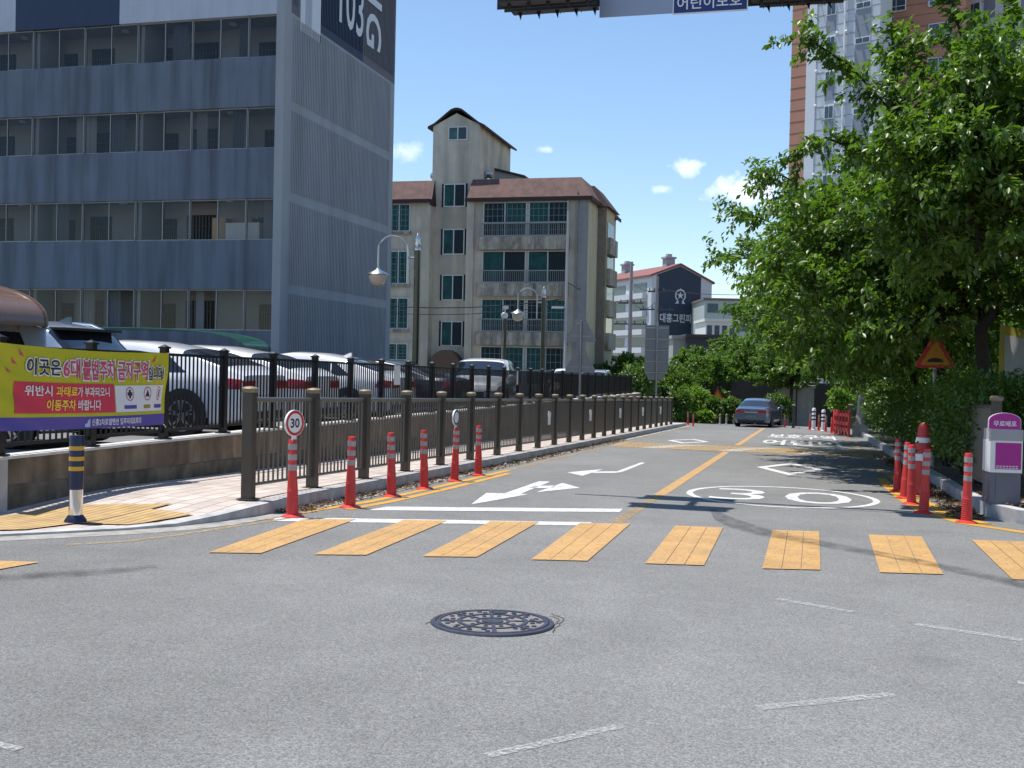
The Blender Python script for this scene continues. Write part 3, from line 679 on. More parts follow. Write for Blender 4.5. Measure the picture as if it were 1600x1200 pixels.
        b.build('balcony_rail', rail, T)
        b = MB(); b.box(X(748), X(890), Y-.46, Y-.003, Z(c)-.75, Z(c)-.005); b.build('balcony_parapet', sill, T)
    # entrance arch and drain pipe
    b = MB(); cx_ = (s1+s2)/2; pr = [(cx_+.95*cos(a), Z(575)+1.0*sin(a)) for a in np.linspace(0, pi, 13)]
    b.prism([(x, Y-.3, z) for x, z in pr], (0, .83, 0)); b.build('entrance_arch', mat('arch_brown', (.13, .075, .045), .7), T)
    b = MB(); b.bar((X(887), Y-.52, base), (X(889), Y-.52, Z(318)), .07); b.bar((X(899), Y-.15, base), (X(901), Y-.15, Z(300)), .05); b.build('drain_pipe', grey, T)
    # right end and the rear block set back from it
    b = MB(); b.box(xr, xr+.02, Y+.01, Y+5.9, base, eave-.2); b.build('end_wall', tan_, T)
    X2 = aty(945, 400, 65).x; z2 = aty(944, 322, 65).z; yb = 68.1; xm = xr-.4
    b = MB(); b.box(xm, X2-.001, 65, 65.4, base, z2+.3); b.build('rear_wing', brick, T)
    b = MB(); b.box(xm, X2, 65.401, yb, base, z2-.01); b.build('end_wall', tan_, T)
    r = MB(); zr_ = aty(921, 290, 65).z
    r.add([(xm-.6, 64.75, z2+.25), (X2+.3, 64.75, z2-.1), (X2+.3, yb+.3, z2-.1), (xm-.6, yb+.3, z2+.25), (xm-.6, 65.1, zr_), (X2-.75, 65.1, zr_), (X2-.75, yb, zr_), (xm-.6, yb, zr_)], [(0, 1, 5, 4), (1, 2, 6, 5), (2, 3, 7, 6), (4, 5, 6, 7), (0, 3, 2, 1), (3, 0, 4, 7)])
    r.build('roof', fascia, T)
    for k in range(4):
        zb_ = aty(950, (392, 440, 489, 540)[k], 66).z
        b = MB(); b.box(X2, X2+.28, 65.5, 67.9, zb_-.25, zb_-.1); b.box(X2+.22, X2+.28, 65.5, 67.9, zb_-.1, zb_+.75); b.box(X2, X2+.22, 65.5, 65.56, zb_-.1, zb_+.75); b.build('balcony', sill, T)
        b = MB(); b.box(X2-.01, X2+.03, 65.7, 67.8, zb_+.76, zb_+1.7); b.build('window', gl2, T)
flats()

# --- far gabled block with the emblem
def green_block():
    d0 = 180; A = atd(1016, 540, d0); ang = radians(35)
    T = thing('gabled_apartment_block', 'distant white block with navy gable wall bearing an emblem and Korean name', 'building', (A.x, A.y, -6), None, ang, local=True)
    wdt = 11.2; zt = atd(1016, 431, d0).z+6; pk = atd(1052, 413, d0).z+6; L = 24
    wh = mat('block_white', (.52, .545, .58), .8, var=.06); nv = mat('gable_navy', (.024, .040, .066), .75, var=.08); rf = mat('block_red_roof', (.20, .075, .068), .8, var=.1)
    b = MB(); b.prism([(0, 0, 0), (wdt, 0, 0), (wdt, 0, zt-.6), (wdt*.46, 0, pk), (0, 0, zt)], (0, L, 0)); b.build('wall', wh, T)
    b = MB(); x0, x1 = .9, 9.1
    zq = lambda x: zt+(pk-zt)*x/(wdt*.46) if x < wdt*.46 else pk+(zt-.6-pk)*(x-wdt*.46)/(wdt*.54)
    b.prism([(x0, -.05, 0), (x1, -.05, 0), (x1, -.05, zq(x1)-.15), (wdt*.46, -.05, pk-.15), (x0, -.05, zq(x0)-.15)], (0, .045, 0)); gb = b.build('gable_panel', nv, T)
    r = MB()
    r.prism([(-.4, -.3, zt-.1), (wdt*.46, -.3, pk+.05), (wdt+.4, -.3, zt-.85), (wdt+.4, -.3, zt-.55), (wdt*.46, -.3, pk+.35), (-.4, -.3, zt+.2)], (0, L+.6, 0)); R_ = r.build('roof', rf, T)
    for x, y, h in ((wdt*.46, 4, 1.7), (wdt*.42, 19, 1.7)):
        c = MB(); c.box(x-.8, x+.8, y-.7, y+.7, pk-.5, pk+h-.3); c.box(x-1, x+1, y-.9, y+.9, pk+h-.3, pk+h); c.box(x-.4, x+.4, y-.4, y+.4, pk+h, pk+h+.5); c.build('chimney', mat('chimney_grey', (.32, .33, .36), .8), R_)
    # emblem: a star in a ring with a foot, and the name
    wp = mat('gable_white', (.55, .58, .60), .7); e = MB(); cx, cz = 5.3, zt-3.0; n = 28
    e.grid([[(cx+k*cos(-pi/2+.5+(2*pi-1.0)*i/n), -.07, cz+k*1.05*sin(-pi/2+.5+(2*pi-1.0)*i/n)) for i in range(n+1)] for k in (.78, 1.0)])
    st = [(cx+(.68 if i % 2 == 0 else .27)*sin(pi*i/5), cz+(.68 if i % 2 == 0 else .27)*cos(pi*i/5)) for i in range(10)]
    e.poly([(x, -.072, z) for x, z in st]); e.poly([(cx-.95, -.07, cz-1.35), (cx-.3, -.07, cz-1.35), (cx-.3, -.07, cz-.9), (cx-.6, -.07, cz-.9)]); e.poly([(cx+.95, -.07, cz-1.35), (cx+.6, -.07, cz-.9), (cx+.3, -.07, cz-.9), (cx+.3, -.07, cz-1.35)])
    e.poly([(cx-.12, -.072, cz+.8), (cx+.12, -.072, cz+.8), (cx, -.072, cz+1.3)])
    e.build('emblem', wp, gb)
    t_ = fit(text2d('대흥그린파크', 1, .03), 1.6, 8.7, cz-4.5, cz-3.0)
    p = MB(); put(p, t_, lambda u, v: (u, -.07, v)); p.build('lettering', wp, gb)
    gl = mat('far_glass', (.06, .10, .11), .2, var=.4)
    for k in range(5):
        for j in range(3):
            m = MB(); y = 1.5+j*8; m.box(-.06, -.001, y+.2, y+5.2, zt-2.6-3*k, zt-1.0-3*k); m.build('window', gl, T)
        m = MB(); m.box(-.9, -.065, 1.5, 22, zt-3.6-3*k, zt-2.7-3*k); m.build('balcony', wh, T)
green_block()
def far_houses():
    def bl(name, label, px0, px1, pt, d, m, dep=12, win=None, roof=None):
        A = atd(px0, pt, d); B = atd(px1, pt, d); zb = -7.0; c = (A+B)/2; wd = (B-A).length
        T = thing(name, label, 'building', (c.x, c.y, zb), None, math.atan2(B.y-A.y, B.x-A.x), local=True); h = A.z-zb
        b = MB(); b.box(-wd/2, wd/2, 0, dep, 0, h); b.build('wall', m, T)
        b = MB(); b.box(-wd/2-.2, wd/2+.2, -.25, dep+.2, h, h+.35); b.build('roof', roof or m, T)
        for k in range(win[0] if win else 0):
            for j in range(win[1]):
                q = MB(); x = -wd/2+(j+.18)*wd/win[1]; q.box(x, x+.64*wd/win[1], -.06, -.001, h-1.9-2.8*k, h-.5-2.8*k); q.build('window', mat('far_glass', (.06, .10, .11), .2), T)
        return T
    t = bl('grey_apartment_block', 'pale grey green apartment block right of the navy gable with long windows', 1101, 1230, 469, 170, mat('far_grey_green', (.36, .42, .42), .8, var=.1), 12, (3, 5), mat('far_roof_brown', (.16, .12, .10), .8, var=.3))
    b = MB(); 
    for x in (-4.2, -2.2, -.4): b.box(x, x+.8, 2, 3, 14.2+7-4.0, 14.2+7-2.5)
    bl('white_house', 'small white house with slit windows right of the navy gable', 1103, 1150, 502, 140, mat('far_white', (.62, .62, .60), .8), 8, (1, 4))
    bl('dark_annex', 'low dark flat roofed annex in front of the navy gable', 1074, 1135, 527, 120, mat('annex_dark', (.035, .033, .045), .7), 6)
    bl('grey_shed', 'low grey shed left of the dark annex below the gable', 1052, 1074, 529, 121, mat('annex_grey', (.28, .29, .28), .8), 6)
far_houses()
# --- tall towers on the right
def tower(name, label, pxl, pxr, d, ang, m, dep):
    A = atd(pxl, 300, d); zb = -4.0
    T = thing(name, label, 'building', (A.x, A.y, zb), None, ang, local=True)
    n = Vector((cos(ang), sin(ang)))
    r = ray(pxr, 300); # where the right hand ray meets the facade line
    den = n.x*r.y-n.y*r.x; u = (r.x*A.y-r.y*A.x)/( -den) if abs(den) > 1e-6 else 10
    wd = abs(u); H = 62
    b = MB(); b.box(0, wd, 0, dep, 0, H)
    if dep < 5: b.box(.3, wd*.5, dep, 8, 0, H-.01)
    b.build('wall', m, T)
    return T, wd, H
def towers():
    grey = mat('tower_grey', (.50, .54, .60), .8, var=.05, vscale=.3); dg = mat('tower_panel_grey', (.24, .265, .32), .8)
    orange = mat('tower_terracotta', (.45, .22, .15), .8, var=.07, vscale=.4); white = mat('tower_white', (.66, .69, .74), .8, var=.04)
    gl = mat('tower_glass', (.05, .085, .10), .12, spec=.7); fr = mat('tower_frame', (.72, .74, .76), .5); line = mat('panel_joint', (.15, .12, .11), .9); gline = mat('grey_joint', (.25, .27, .31), .9)
    ph = 2.80; z0 = atd(1286, 33, 92).z+4-.25                          # sill of the topmost visible window row
    rows = [z0+ph*k for k in range(-9, 3)]
    def win(T, x0, x1, za, zb_, bar=False):
        f = MB(); f.box(x0-.07, x1+.07, -.07, -.002, za-.07, zb_+.07); o = f.build('window', fr, T)
        p = MB(); mid = (x0+x1)/2; p.box(x0, mid-.03, -.09, -.071, za, zb_); p.box(mid+.03, x1, -.09, -.071, za, zb_); p.build('pane', gl, o)
        if bar:
            r = MB(); r.box(x0-.1, x1+.1, -.32, -.29, za+.28, za+.32)
            r.box(x0-.1, x1+.1, -.32, -.29, za-.1, za-.06)
            for xx in (x0-.1, x1+.06): r.box(xx, xx+.04, -.32, -.071, za-.06, za+.28)
            r.build('rail', fr, o)
    # grey wing with terracotta edge
    T, wd, H = tower('apartment_tower', 'tall grey apartment tower with terracotta left edge behind the trees', 1232, 1368, 92, radians(-27), grey, 2.2)
    b = MB(); b.box(-.02, 1.35, -.05, 2.22, 0, H+.1); b.build('edge_strip', orange, T); b = MB(); b.box(1.35, 2.2, -.06, -.001, 0, H); b.build('white_strip', white, T)
    jb = MB(); gj = MB()
    for z in np.arange(1, H, ph/3): gj.box(2.2, wd, -.012, -.001, z-.02, z+.02); jb.box(-.03, 1.36, -.062, -.051, z-.03, z+.03)
    gj.build('panel_joint', gline, T); jb.build('panel_joint', line, T)
    k = wd/7.2
    b = MB(); b.bar((wd*.62, -.15, 0), (wd*.62, -.15, H), .09); b.build('drain_pipe', fr, T)
    for z in rows:
        
        for q in ((.40, .51, -1.35, -.02), (.73, .90, -1.35, -.1), (.73, .90, .5, 1.4)): p = MB(); p.box(wd*q[0], wd*q[1], -.03, -.001, z+q[2], z+q[3]); p.build('dark_panel', dg, T)
        win(T, wd*.41, wd*.50, z, z+.95); win(T, wd*.74, wd*.89, z+.02, z+.40)
        b = MB()
        for f_ in (.33, .56, .66, .97): b.bar((wd*f_, -.5, z+1.05), (wd*f_, 0, z+1.0), .05); b.bar((wd*f_, -.55, z+.98), (wd*f_, -.5, z+1.12), .12, 8)
        b.build('vent_stub', fr, T)
    T, wd, H = tower('terracotta_tower', 'terracotta clad apartment tower between the grey and the white one', 1366, 1500, 93, radians(-18), orange, 2.2)
    jb = MB()
    for z in np.arange(.6, H, ph/3): jb.box(.01, wd-.01, -.012, -.001, z-.025, z+.025)
    jb.build('panel_joint', line, T)
    z0o = atd(1465, 77, 93).z+4
    for k_ in range(-8, 3):
        z = z0o+ph*k_; win(T, wd*.10, wd*.31, z, z+1.25, True); win(T, wd*.60, wd*.83, z, z+1.25, True)
    T, wd, H = tower('white_tower', 'white apartment tower at the right edge behind the trees', 1488, 1760, 95, radians(-40), white, 14)
    jb = MB()
    for z in np.arange(.6, H, ph/2): jb.box(.01, wd-.01, -.012, -.001, z-.025, z+.025)
    jb.build('panel_joint', gline, T)
    for k_ in range(-8, 3):
        z = z0o+ph*k_
        x = 1.0
        while x < wd-2.2:
            win(T, x, x+1.1, z-.2, z+1.25, True)
            p = MB(); p.box(x+1.5, x+2.5, -.04, -.001, z-.3, z+1.4); p.build('dark_panel', dg, T); x += 3.3
towers()
# ================================================================== FENCES
def black_fence():
    T = thing('black_fence', 'black metal bar fence with square posts on the retaining wall', 'fence', (-8.0, 9.3, wt(9.3)))
    ft = lambda y: 1.58-.0113*(y-11)                       # top of the posts
    yp = [9.55+1.5*i for i in range(29)]
    for i, y in enumerate(yp):
        b = MB(); b.box(-8.045, -7.955, y-.045, y+.045, wt(y)-.005, ft(y)-.03); b.box(-8.06, -7.94, y-.06, y+.06, ft(y)-.035, ft(y)-.012)
        b.add([(-8.05, y-.05, ft(y)-.012), (-7.95, y-.05, ft(y)-.012), (-7.95, y+.05, ft(y)-.012), (-8.05, y+.05, ft(y)-.012), (-8, y, ft(y)+.02)], [(0, 1, 4), (1, 2, 4), (2, 3, 4), (3, 0, 4)])
        b.box(-8.08, -7.92, y-.08, y+.08, wt(y), wt(y)+.02)
        b.build('post', black_metal, T)
        if i == len(yp)-1: break
        y2 = yp[i+1]; zt0 = ft(y)-.11; zb0 = wt(y)+.11; q = MB()
        q.beam((-8, y+.045, zt0), (-8, y2-.045, zt0-.017), .018, .018); q.beam((-8, y+.045, zb0), (-8, y2-.045, zb0-.008), .018, .02)
        for k in range(1, 15):
            yb = y+1.5*k/15; q.box(-8.009, -7.991, yb-.009, yb+.009, zb0, zt0-.005)
        q.build('panel', black_metal, T)
black_fence()
def brown_fence(yp, x, name, label, zoff=.125, reflect=(), hgt=1.22):
    bm_ = mat('bronze_metal', (.078, .070, .058), .42, .45, var=.12, vscale=6); cap = mat('fence_cap', (.22, .175, .115), .5, .2); bar = mat('fence_bar', (.145, .138, .122), .38, .55)
    T = thing(name, label, 'fence', (x, yp[0], gz(yp[0])+zoff))
    for i, y in enumerate(yp):
        z = gz(y)+zoff
        b = MB(); b.box(x-.06, x+.06, y-.055, y+.055, z-.01, z+hgt-.04); b.box(x-.10, x+.10, y-.09, y+.09, z, z+.012); p = b.build('post', bm_, T)
        b = MB(); b.lathe([(.085, 0), (.09, .02), (.09, .045), (.07, .06), (.02, .068)], (x, y, z+hgt-.04), 12); b.build('post_cap', cap, p, True)
        if i == len(yp)-1: break
        y2 = yp[i+1]; z2 = gz(y2)+zoff; q = MB(); L = y2-y
        q.bar((x, y+.055, z+hgt-.12), (x, y2-.055, z2+hgt-.12), .028, 10); q.bar((x, y+.055, z+.155), (x, y2-.055, z2+.155), .02, 8)
        n = max(3, int(round(L/.113)))
        for k in range(1, n):
            yb = y+L*k/n; zb_ = z+(z2-z)*k/n; q.bar((x, yb, zb_+.155), (x, yb, zb_+hgt-.12), .0125, 6, cap=False)
        o = q.build('panel', bar, T)
        if i in reflect:
            c = Vector((x+.035, (y+y2)/2, (z+z2)/2+.76)); r = MB()
            r.lathe([(.005, 0), (.075, .004), (.085, .02), (.075, .05), (.005, .06)], c, 16, 'x'); r.box(c.x, c.x+.05, c.y-.035, c.y+.035, c.z-.24, c.z-.07)
            r.build('reflector', mat('reflector_silver', (.85, .85, .83), .5, .0), o, True)
    return T
YP = [10.97, 12.60, 14.25, 15.90, 17.58, 19.28, 21.1]
while YP[-1] < 50: YP.append(YP[-1]+1.72)
brown_fence(YP, -5.92, 'pedestrian_fence', 'bronze pedestrian guard fence along the left pavement kerb', .135, (8, 11, 14, 17, 20))
brown_fence([56.8, 58.5], aty(1240, 640, 57).x, 'pedestrian_fence', 'short bronze fence section right of the blue sedan', .0, (), 1.15)
brown_fence([57.5, 59.5, 61.5, 63.5], 2.2, 'pedestrian_fence', 'far bronze fence behind the red barrier at the right kerb', .1, (), 1.15)
brown_fence([15.95, 18.3], 2.47, 'pedestrian_fence', 'end post and panel of bronze fence swallowed by the hedge', .15, (), 1.36)

# ================================================================== STREET FURNITURE
red_pl = mat('red_plastic', (.56, .035, .030), .42, var=.08, vscale=8); refl = mat('reflective_grey', (.33, .31, .30), .35, var=.1); cone_red = mat('cone_red', (.50, .045, .035), .5, var=.15)
DEL = 'red flexible delineator posts'
def make_delineator():
    T = thing('delineator_post', '', 'delineator post', (0, 0, 0), DEL, local=True)
    pr = [(.125, 0), (.125, .012), (.062, .035)]
    z = .04
    while z < .30: pr += [(.062-.02*z, z), (.066-.02*z, z+.008), (.062-.02*z, z+.018)]; z += .026
    pr += [(.055, .33), (.048, .45), (.043, .82), (.038, .83), (.01, .832)]
    b = MB(); b.lathe(pr, (0, 0, 0), 18); b.build('post', red_pl, T, True)
    for h in (.50, .61, .72):
        b = MB(); b.lathe([(.0485, h), (.0487, h+.062)], (0, 0, 0), 18); b.build('reflective_band', refl, T, True)
    return T
DP = make_delineator(); first = [True]
def delineator(x, y, label, sc=1.0, z=None, group=DEL):
    z = gz(y) if z is None else z
    if first[0]: first[0] = False; o = DP; o.location = (x, y, z); o['label'] = label
    else: o = dup(DP, (x, y, z), random.uniform(0, 6), label)
    o.scale = (sc, sc, sc); o.rotation_euler.x = random.uniform(-.035, .035); o.rotation_euler.y = random.uniform(-.035, .035); return o
LD = [(457, 808), (547, 793), (612, 776), (663, 764), (710, 752), (747, 743)]
LL = ['red delineator post carrying the large round 30 sign at the crosswalk corner', 'second red delineator from the crosswalk along the left fence', 'third red delineator from the crosswalk along the left fence',
      'fourth red delineator from the crosswalk along the left fence', 'red delineator post carrying the small round sign along the left fence', 'farthest red delineator on the double yellow line by the left fence']
dl = []
for (px, py), lab in zip(LD, LL):
    p = gnd(px, py); dl.append(delineator(p.x, p.y, lab))
wdisc = mat('sign_white_film', (.75, .75, .74), .4); sred = mat('sign_red', (.55, .02, .025), .4); sblk = mat('sign_black', (.012, .012, .013), .5)
def disc_sign(o, r, ang, txt):
    lo = .035
    L = o.location; T = thing('speed_sign', 'round white sign with red ring and 30 on the nearest red delineator' if txt else 'small silver round sign standing on the fifth red delineator', 'sign', (L.x, L.y, L.z+.83), None, ang, local=True)
    b = MB(); b.lathe([(r, -.012), (r, .012)], (0, 0, r+lo), 32, 'y'); b.box(-.03, .03, -.008, .008, -.02, .08); p = b.build('disc', wdisc, T)
    b = MB(); b.grid([[(k*r*cos(2*pi*i/36), -.0135, r+lo+k*r*sin(2*pi*i/36)) for i in range(37)] for k in (.95, .74)]); b.build('ring', sred if txt else sblk, p)
    if txt:
        b = MB(); put(b, fit(text2d(txt, 1, .03), -r*.48, r*.48, r+lo-r*.36, r+lo+r*.36), lambda u, v: (u, -.0135, v)); b.build('number', sblk, p)
disc_sign(dl[0], .14, radians(72), '30'); disc_sign(dl[4], .12, radians(85), '')
RD = [((1402, 768), 'farthest red delineator of the right corner cluster, left of the cone'), ((1413, 779), 'second farthest red delineator of the right corner cluster, touching the cone side'), ((1424, 788), 'red delineator directly in front of the road cone'),
      ((1443, 802), 'red delineator just right of the road cone'), ((1510, 817), 'lone red delineator in front of the hedge beside the magazine box')]
for (px, py), lab in RD:
    p = gnd(px, py); delineator(p.x, p.y, lab)
FD = [((1265, 672), .95, 'far red delineator left of the black and white bollard'), ((1279, 673), .9, 'far orange red delineator between the two banded bollards'), ((1290, 675), .9, 'far red delineator right of the second banded bollard'), ((1299, 677), .85, 'far red delineator at the left end of the red barrier'),
      ((1226, 668), .75, 'far red delineator in front of the short fence by the sedan'), ((1075, 664), .8, 'far red delineator at the end of the left fence'), ((1083, 666), .7, 'far short red delineator just right of the left fence end')]
for (px, py), s_, lab in FD:
    p = gnd(px, py); delineator(p.x, p.y, lab, s_*1.0)
# far slim bollards in front of the shrubs
def slim(px, py, h, label, banded=False):
    p = gnd(px, py); T = thing('bollard', label, 'bollard', (p.x, p.y, gz(p.y)), 'far slim bollards at the junction', local=True)
    r = .09 if banded else .055
    b = MB(); b.lathe([(r*1.3, 0), (r*1.3, .03), (r, .05), (r, h-.06), (r*.7, h), (.01, h+.01)], (0, 0, 0), 14); b.build('post', white_plastic if banded else mat('bollard_grey', (.36, .34, .32), .6), T, True)
    for k in ((.45, .62, .8) if banded else (.75,)):
        b = MB(); b.lathe([(r+.004, h*k), (r+.004, h*k+.07)], (0, 0, 0), 14); b.build('band', sblk if banded else red_pl, T, True)
slim(1271, 672, 1.05, 'white bollard with black bands at the far right corner', True); slim(1286, 674, 1.0, 'second white banded bollard at the far right corner', True)
for px, lab in ((1125, 'slim grey bollard in front of the shrubs left of the sedan, leftmost'), (1135, 'slim grey bollard second from the left before the far shrubs'), (1146, 'slim grey bollard nearest the sedan on its left'), (1180, 'slim bollard visible under the sedan, left one'), (1205, 'slim bollard visible under the sedan, right one')):
    slim(px, 663, .55, lab)
# steel bollard with yellow bands
def bollard():
    p = gnd(118, 815, .035); z = gz(p.y)+rise(p.y)+.012
    T = thing('bollard', 'navy and steel bollard with three yellow bands on the tactile paving', 'bollard', (p.x, p.y, z), local=True); T.scale = (.66, .66, .955)
    nv = mat('bollard_navy', (.010, .013, .05), .35); yl = mat('band_yellow', (.62, .33, .02), .4)
    b = MB(); b.lathe([(.16, 0), (.155, .02), (.115, .06), (.10, .075)], (0, 0, 0), 24); b.build('foot', nv, T, True)
    b = MB(); b.lathe([(.098, .05), (.098, .33)], (0, 0, 0), 24); b.build('shaft', chrome, T, True)
    b = MB(); b.lathe([(.104, .33), (.104, .86), (.098, .872), (.01, .878)], (0, 0, 0), 24); s_ = b.build('sleeve', nv, T, True)
    for h in (.52, .62, .725):
        b = MB(); b.lathe([(.106, h), (.106, h+.042)], (0, 0, 0), 24); b.build('band', yl, s_, True)
bollard()
# road cone behind the delineators
def cone():
    p = gnd(1440, 773); T = thing('road_cone', 'tall worn red road cone with white collar behind the delineators', 'cone', (p.x, p.y, gz(p.y)), local=True); T.scale = (.82, .82, .96)
    b = MB(); b.box(-.21, .21, -.21, .21, 0, .05); b.build('base', cone_red, T)
    b = MB(); b.lathe([(.17, .05), (.15, .12), (.155, .14), (.143, .2), (.15, .22), (.138, .3), (.125, .55), (.10, .72), (.16, .73), (.14, .80), (.105, .98), (.10, 1.06), (.075, 1.13), (.05, 1.15), (.01, 1.15)], (0, 0, 0), 22); b.build('cone_body', cone_red, T, True)
    b = MB(); b.lathe([(.137, .84), (.122, .92)], (0, 0, 0), 22); b.build('white_collar', white_plastic, T, True)
    b = MB(); b.lathe([(.138, .55), (.128, .66)], (0, 0, 0), 22); b.build('white_collar', white_plastic, T, True)
cone()
# magazine box
def magazine_box():
    p = gnd(1557, 797, .16); p = Vector((2.41, 15.02, gz(15.02)+.172))
    T = thing('magazine_box', 'grey and magenta free magazine box standing on the right kerb', 'dispenser', p, None, radians(6), local=True)
    gy = mat('box_grey', (.13, .13, .155), .55, var=.06); mg = mat('magenta', (.36, .010, .22), .45); clr = glass('clear_plastic', (.6, .6, .62), .55, .05)
    w_, d_ = .19, .17
    b = MB(); b.prism([(-w_, -d_, 0), (w_, -d_, 0), (w_*1.0, -d_, .05), (w_*.95, -d_, .08), (w_*.95, -d_, .40), (-w_*.95, -d_, .40), (-w_*.95, -d_, .08), (-w_, -d_, .05)], (0, d_*2, 0)); b.build('pedestal', gy, T)
    b = MB(); b.box(-w_*.6, w_*.6, -d_-.006, -d_-.001, .08, .36); b.build('recess_panel', gy, T)
    b = MB(); b.box(-w_, w_, -d_-.012, d_, .401, .80); f = b.build('front_panel', white_plastic, T)
    b = MB(); b.box(-w_*.68, w_*.92, -d_-.017, -d_-.013, .445, .775); po = b.build('poster', mg, f)
    b = MB()
    for h, s_ in ((.478, .6), (.455, .75)):
        for i in range(7): b.box(-w_*.62+i*.038, -w_*.62+i*.038+.028, -d_-.0185, -d_-.0175, h, h+.009)
    b.build('small_print', white_plastic, po)
    b = MB(); b.box(-w_*.97, w_*.97, -d_*.6, d_, .801, .94); b.build('tray', mat('tray_grey', (.45, .43, .44), .5), T)
    b = MB(); b.box(-w_*1.02, w_*1.02, -d_-.02, -d_*.62, .80, .94); b.build('window', clr, T)
    pr = [(-w_*.98, .941), (w_*.98, .941)]+[(w_*.98*cos(a), 1.04+.10*sin(a)) for a in np.linspace(0, pi, 14)]
    b = MB(); b.prism([(x, -d_*.5, z) for x, z in pr], (0, .05, 0)); h_ = b.build('header', mg, T)
    b = MB(); b.prism([(x*1.04, -d_*.5+.01, z+(.006 if z > 1 else 0)) for x, z in pr], (0, .03, 0)); b.build('header_rim', white_plastic, h_)
    b = MB(); put(b, fit(text2d('무료배포', 1, .02), -w_*.72, w_*.72, .975, 1.045), lambda u, v: (u, -d_*.5-.004, v)); b.build('lettering', white_plastic, h_)
magazine_box()
# manhole cover
def manhole():
    c = gnd(769.5, 974); R = .345
    T = thing('manhole_cover', 'round cast iron manhole cover with ring pattern in the asphalt', 'manhole cover', (c.x, c.y, c.z), local=True); T.rotation_euler = (atan(-SL), 0, radians(18))
    ir = mat('cast_iron', (.055, .057, .078), .5, .4, var=.25, vscale=30); ds = mat('packed_dust', (.17, .162, .155), .9, var=.2, vscale=20)
    b = MB(); b.lathe([(R+.03, .002), (R+.025, .012), (R, .016), (R-.005, .008)], (0, 0, 0), 64); b.build('frame', ir, T)
    b = MB(); b.lathe([(R-.008, .0), (R-.008, .012)], (0, 0, 0), 64); b.build('plate', ds, T)
    b = MB()
    def ringq(r0, r1, a0, a1, z=.017, n=12):
        b.grid([[(r*cos(a0+(a1-a0)*i/n), r*sin(a0+(a1-a0)*i/n), z) for i in range(n+1)] for r in (r0, r1)])
    for r0, r1 in ((.315, .337), (.19, .215), (.085, .105), (0.001, .066)): ringq(r0, r1, 0, 2*pi, n=60)
    for k in range(8): a = 2*pi*k/8; ringq(.105, .19, a-.07, a+.07); ringq(.215, .315, a-.05, a+.05)
    for k in range(16):
        a = 2*pi*(k+.5)/16
        if k in (3, 12): continue
        for q in (.245, .28): b.lathe([(.017, .010), (.014, .018)], (q*cos(a+(q-.26)*3), q*sin(a+(q-.26)*3), 0), 8)
    for k in range(10): a = 2*pi*k/10; b.lathe([(.016, .01), (.012, .018)], (.148*cos(a), .148*sin(a), 0), 8)
    ringq(.235, .3, 2*pi*3.05/16, 2*pi*3.95/16); 
    b.build('cast_pattern', ir, T)
manhole()
ck = MB(); 
for pts in ([(858, 962), (872, 968), (866, 978)], [(862, 958), (880, 966), (868, 984), (862, 990)], [(676, 968), (664, 976)]):
    q = []
    for a_, b_ in zip(pts[:-1], pts[1:]):
        A, B = gnd(*a_), gnd(*b_)
        for k in range(6): c_ = A.lerp(B, k/6); q.append((c_.x+random.uniform(-.012, .012), c_.y+random.uniform(-.02, .02)))
    ribbon('', q, .007, None, .0025, b=ck)
ck.build('asphalt_crack', mat('crack_dark', (.05, .05, .05), .9), road)
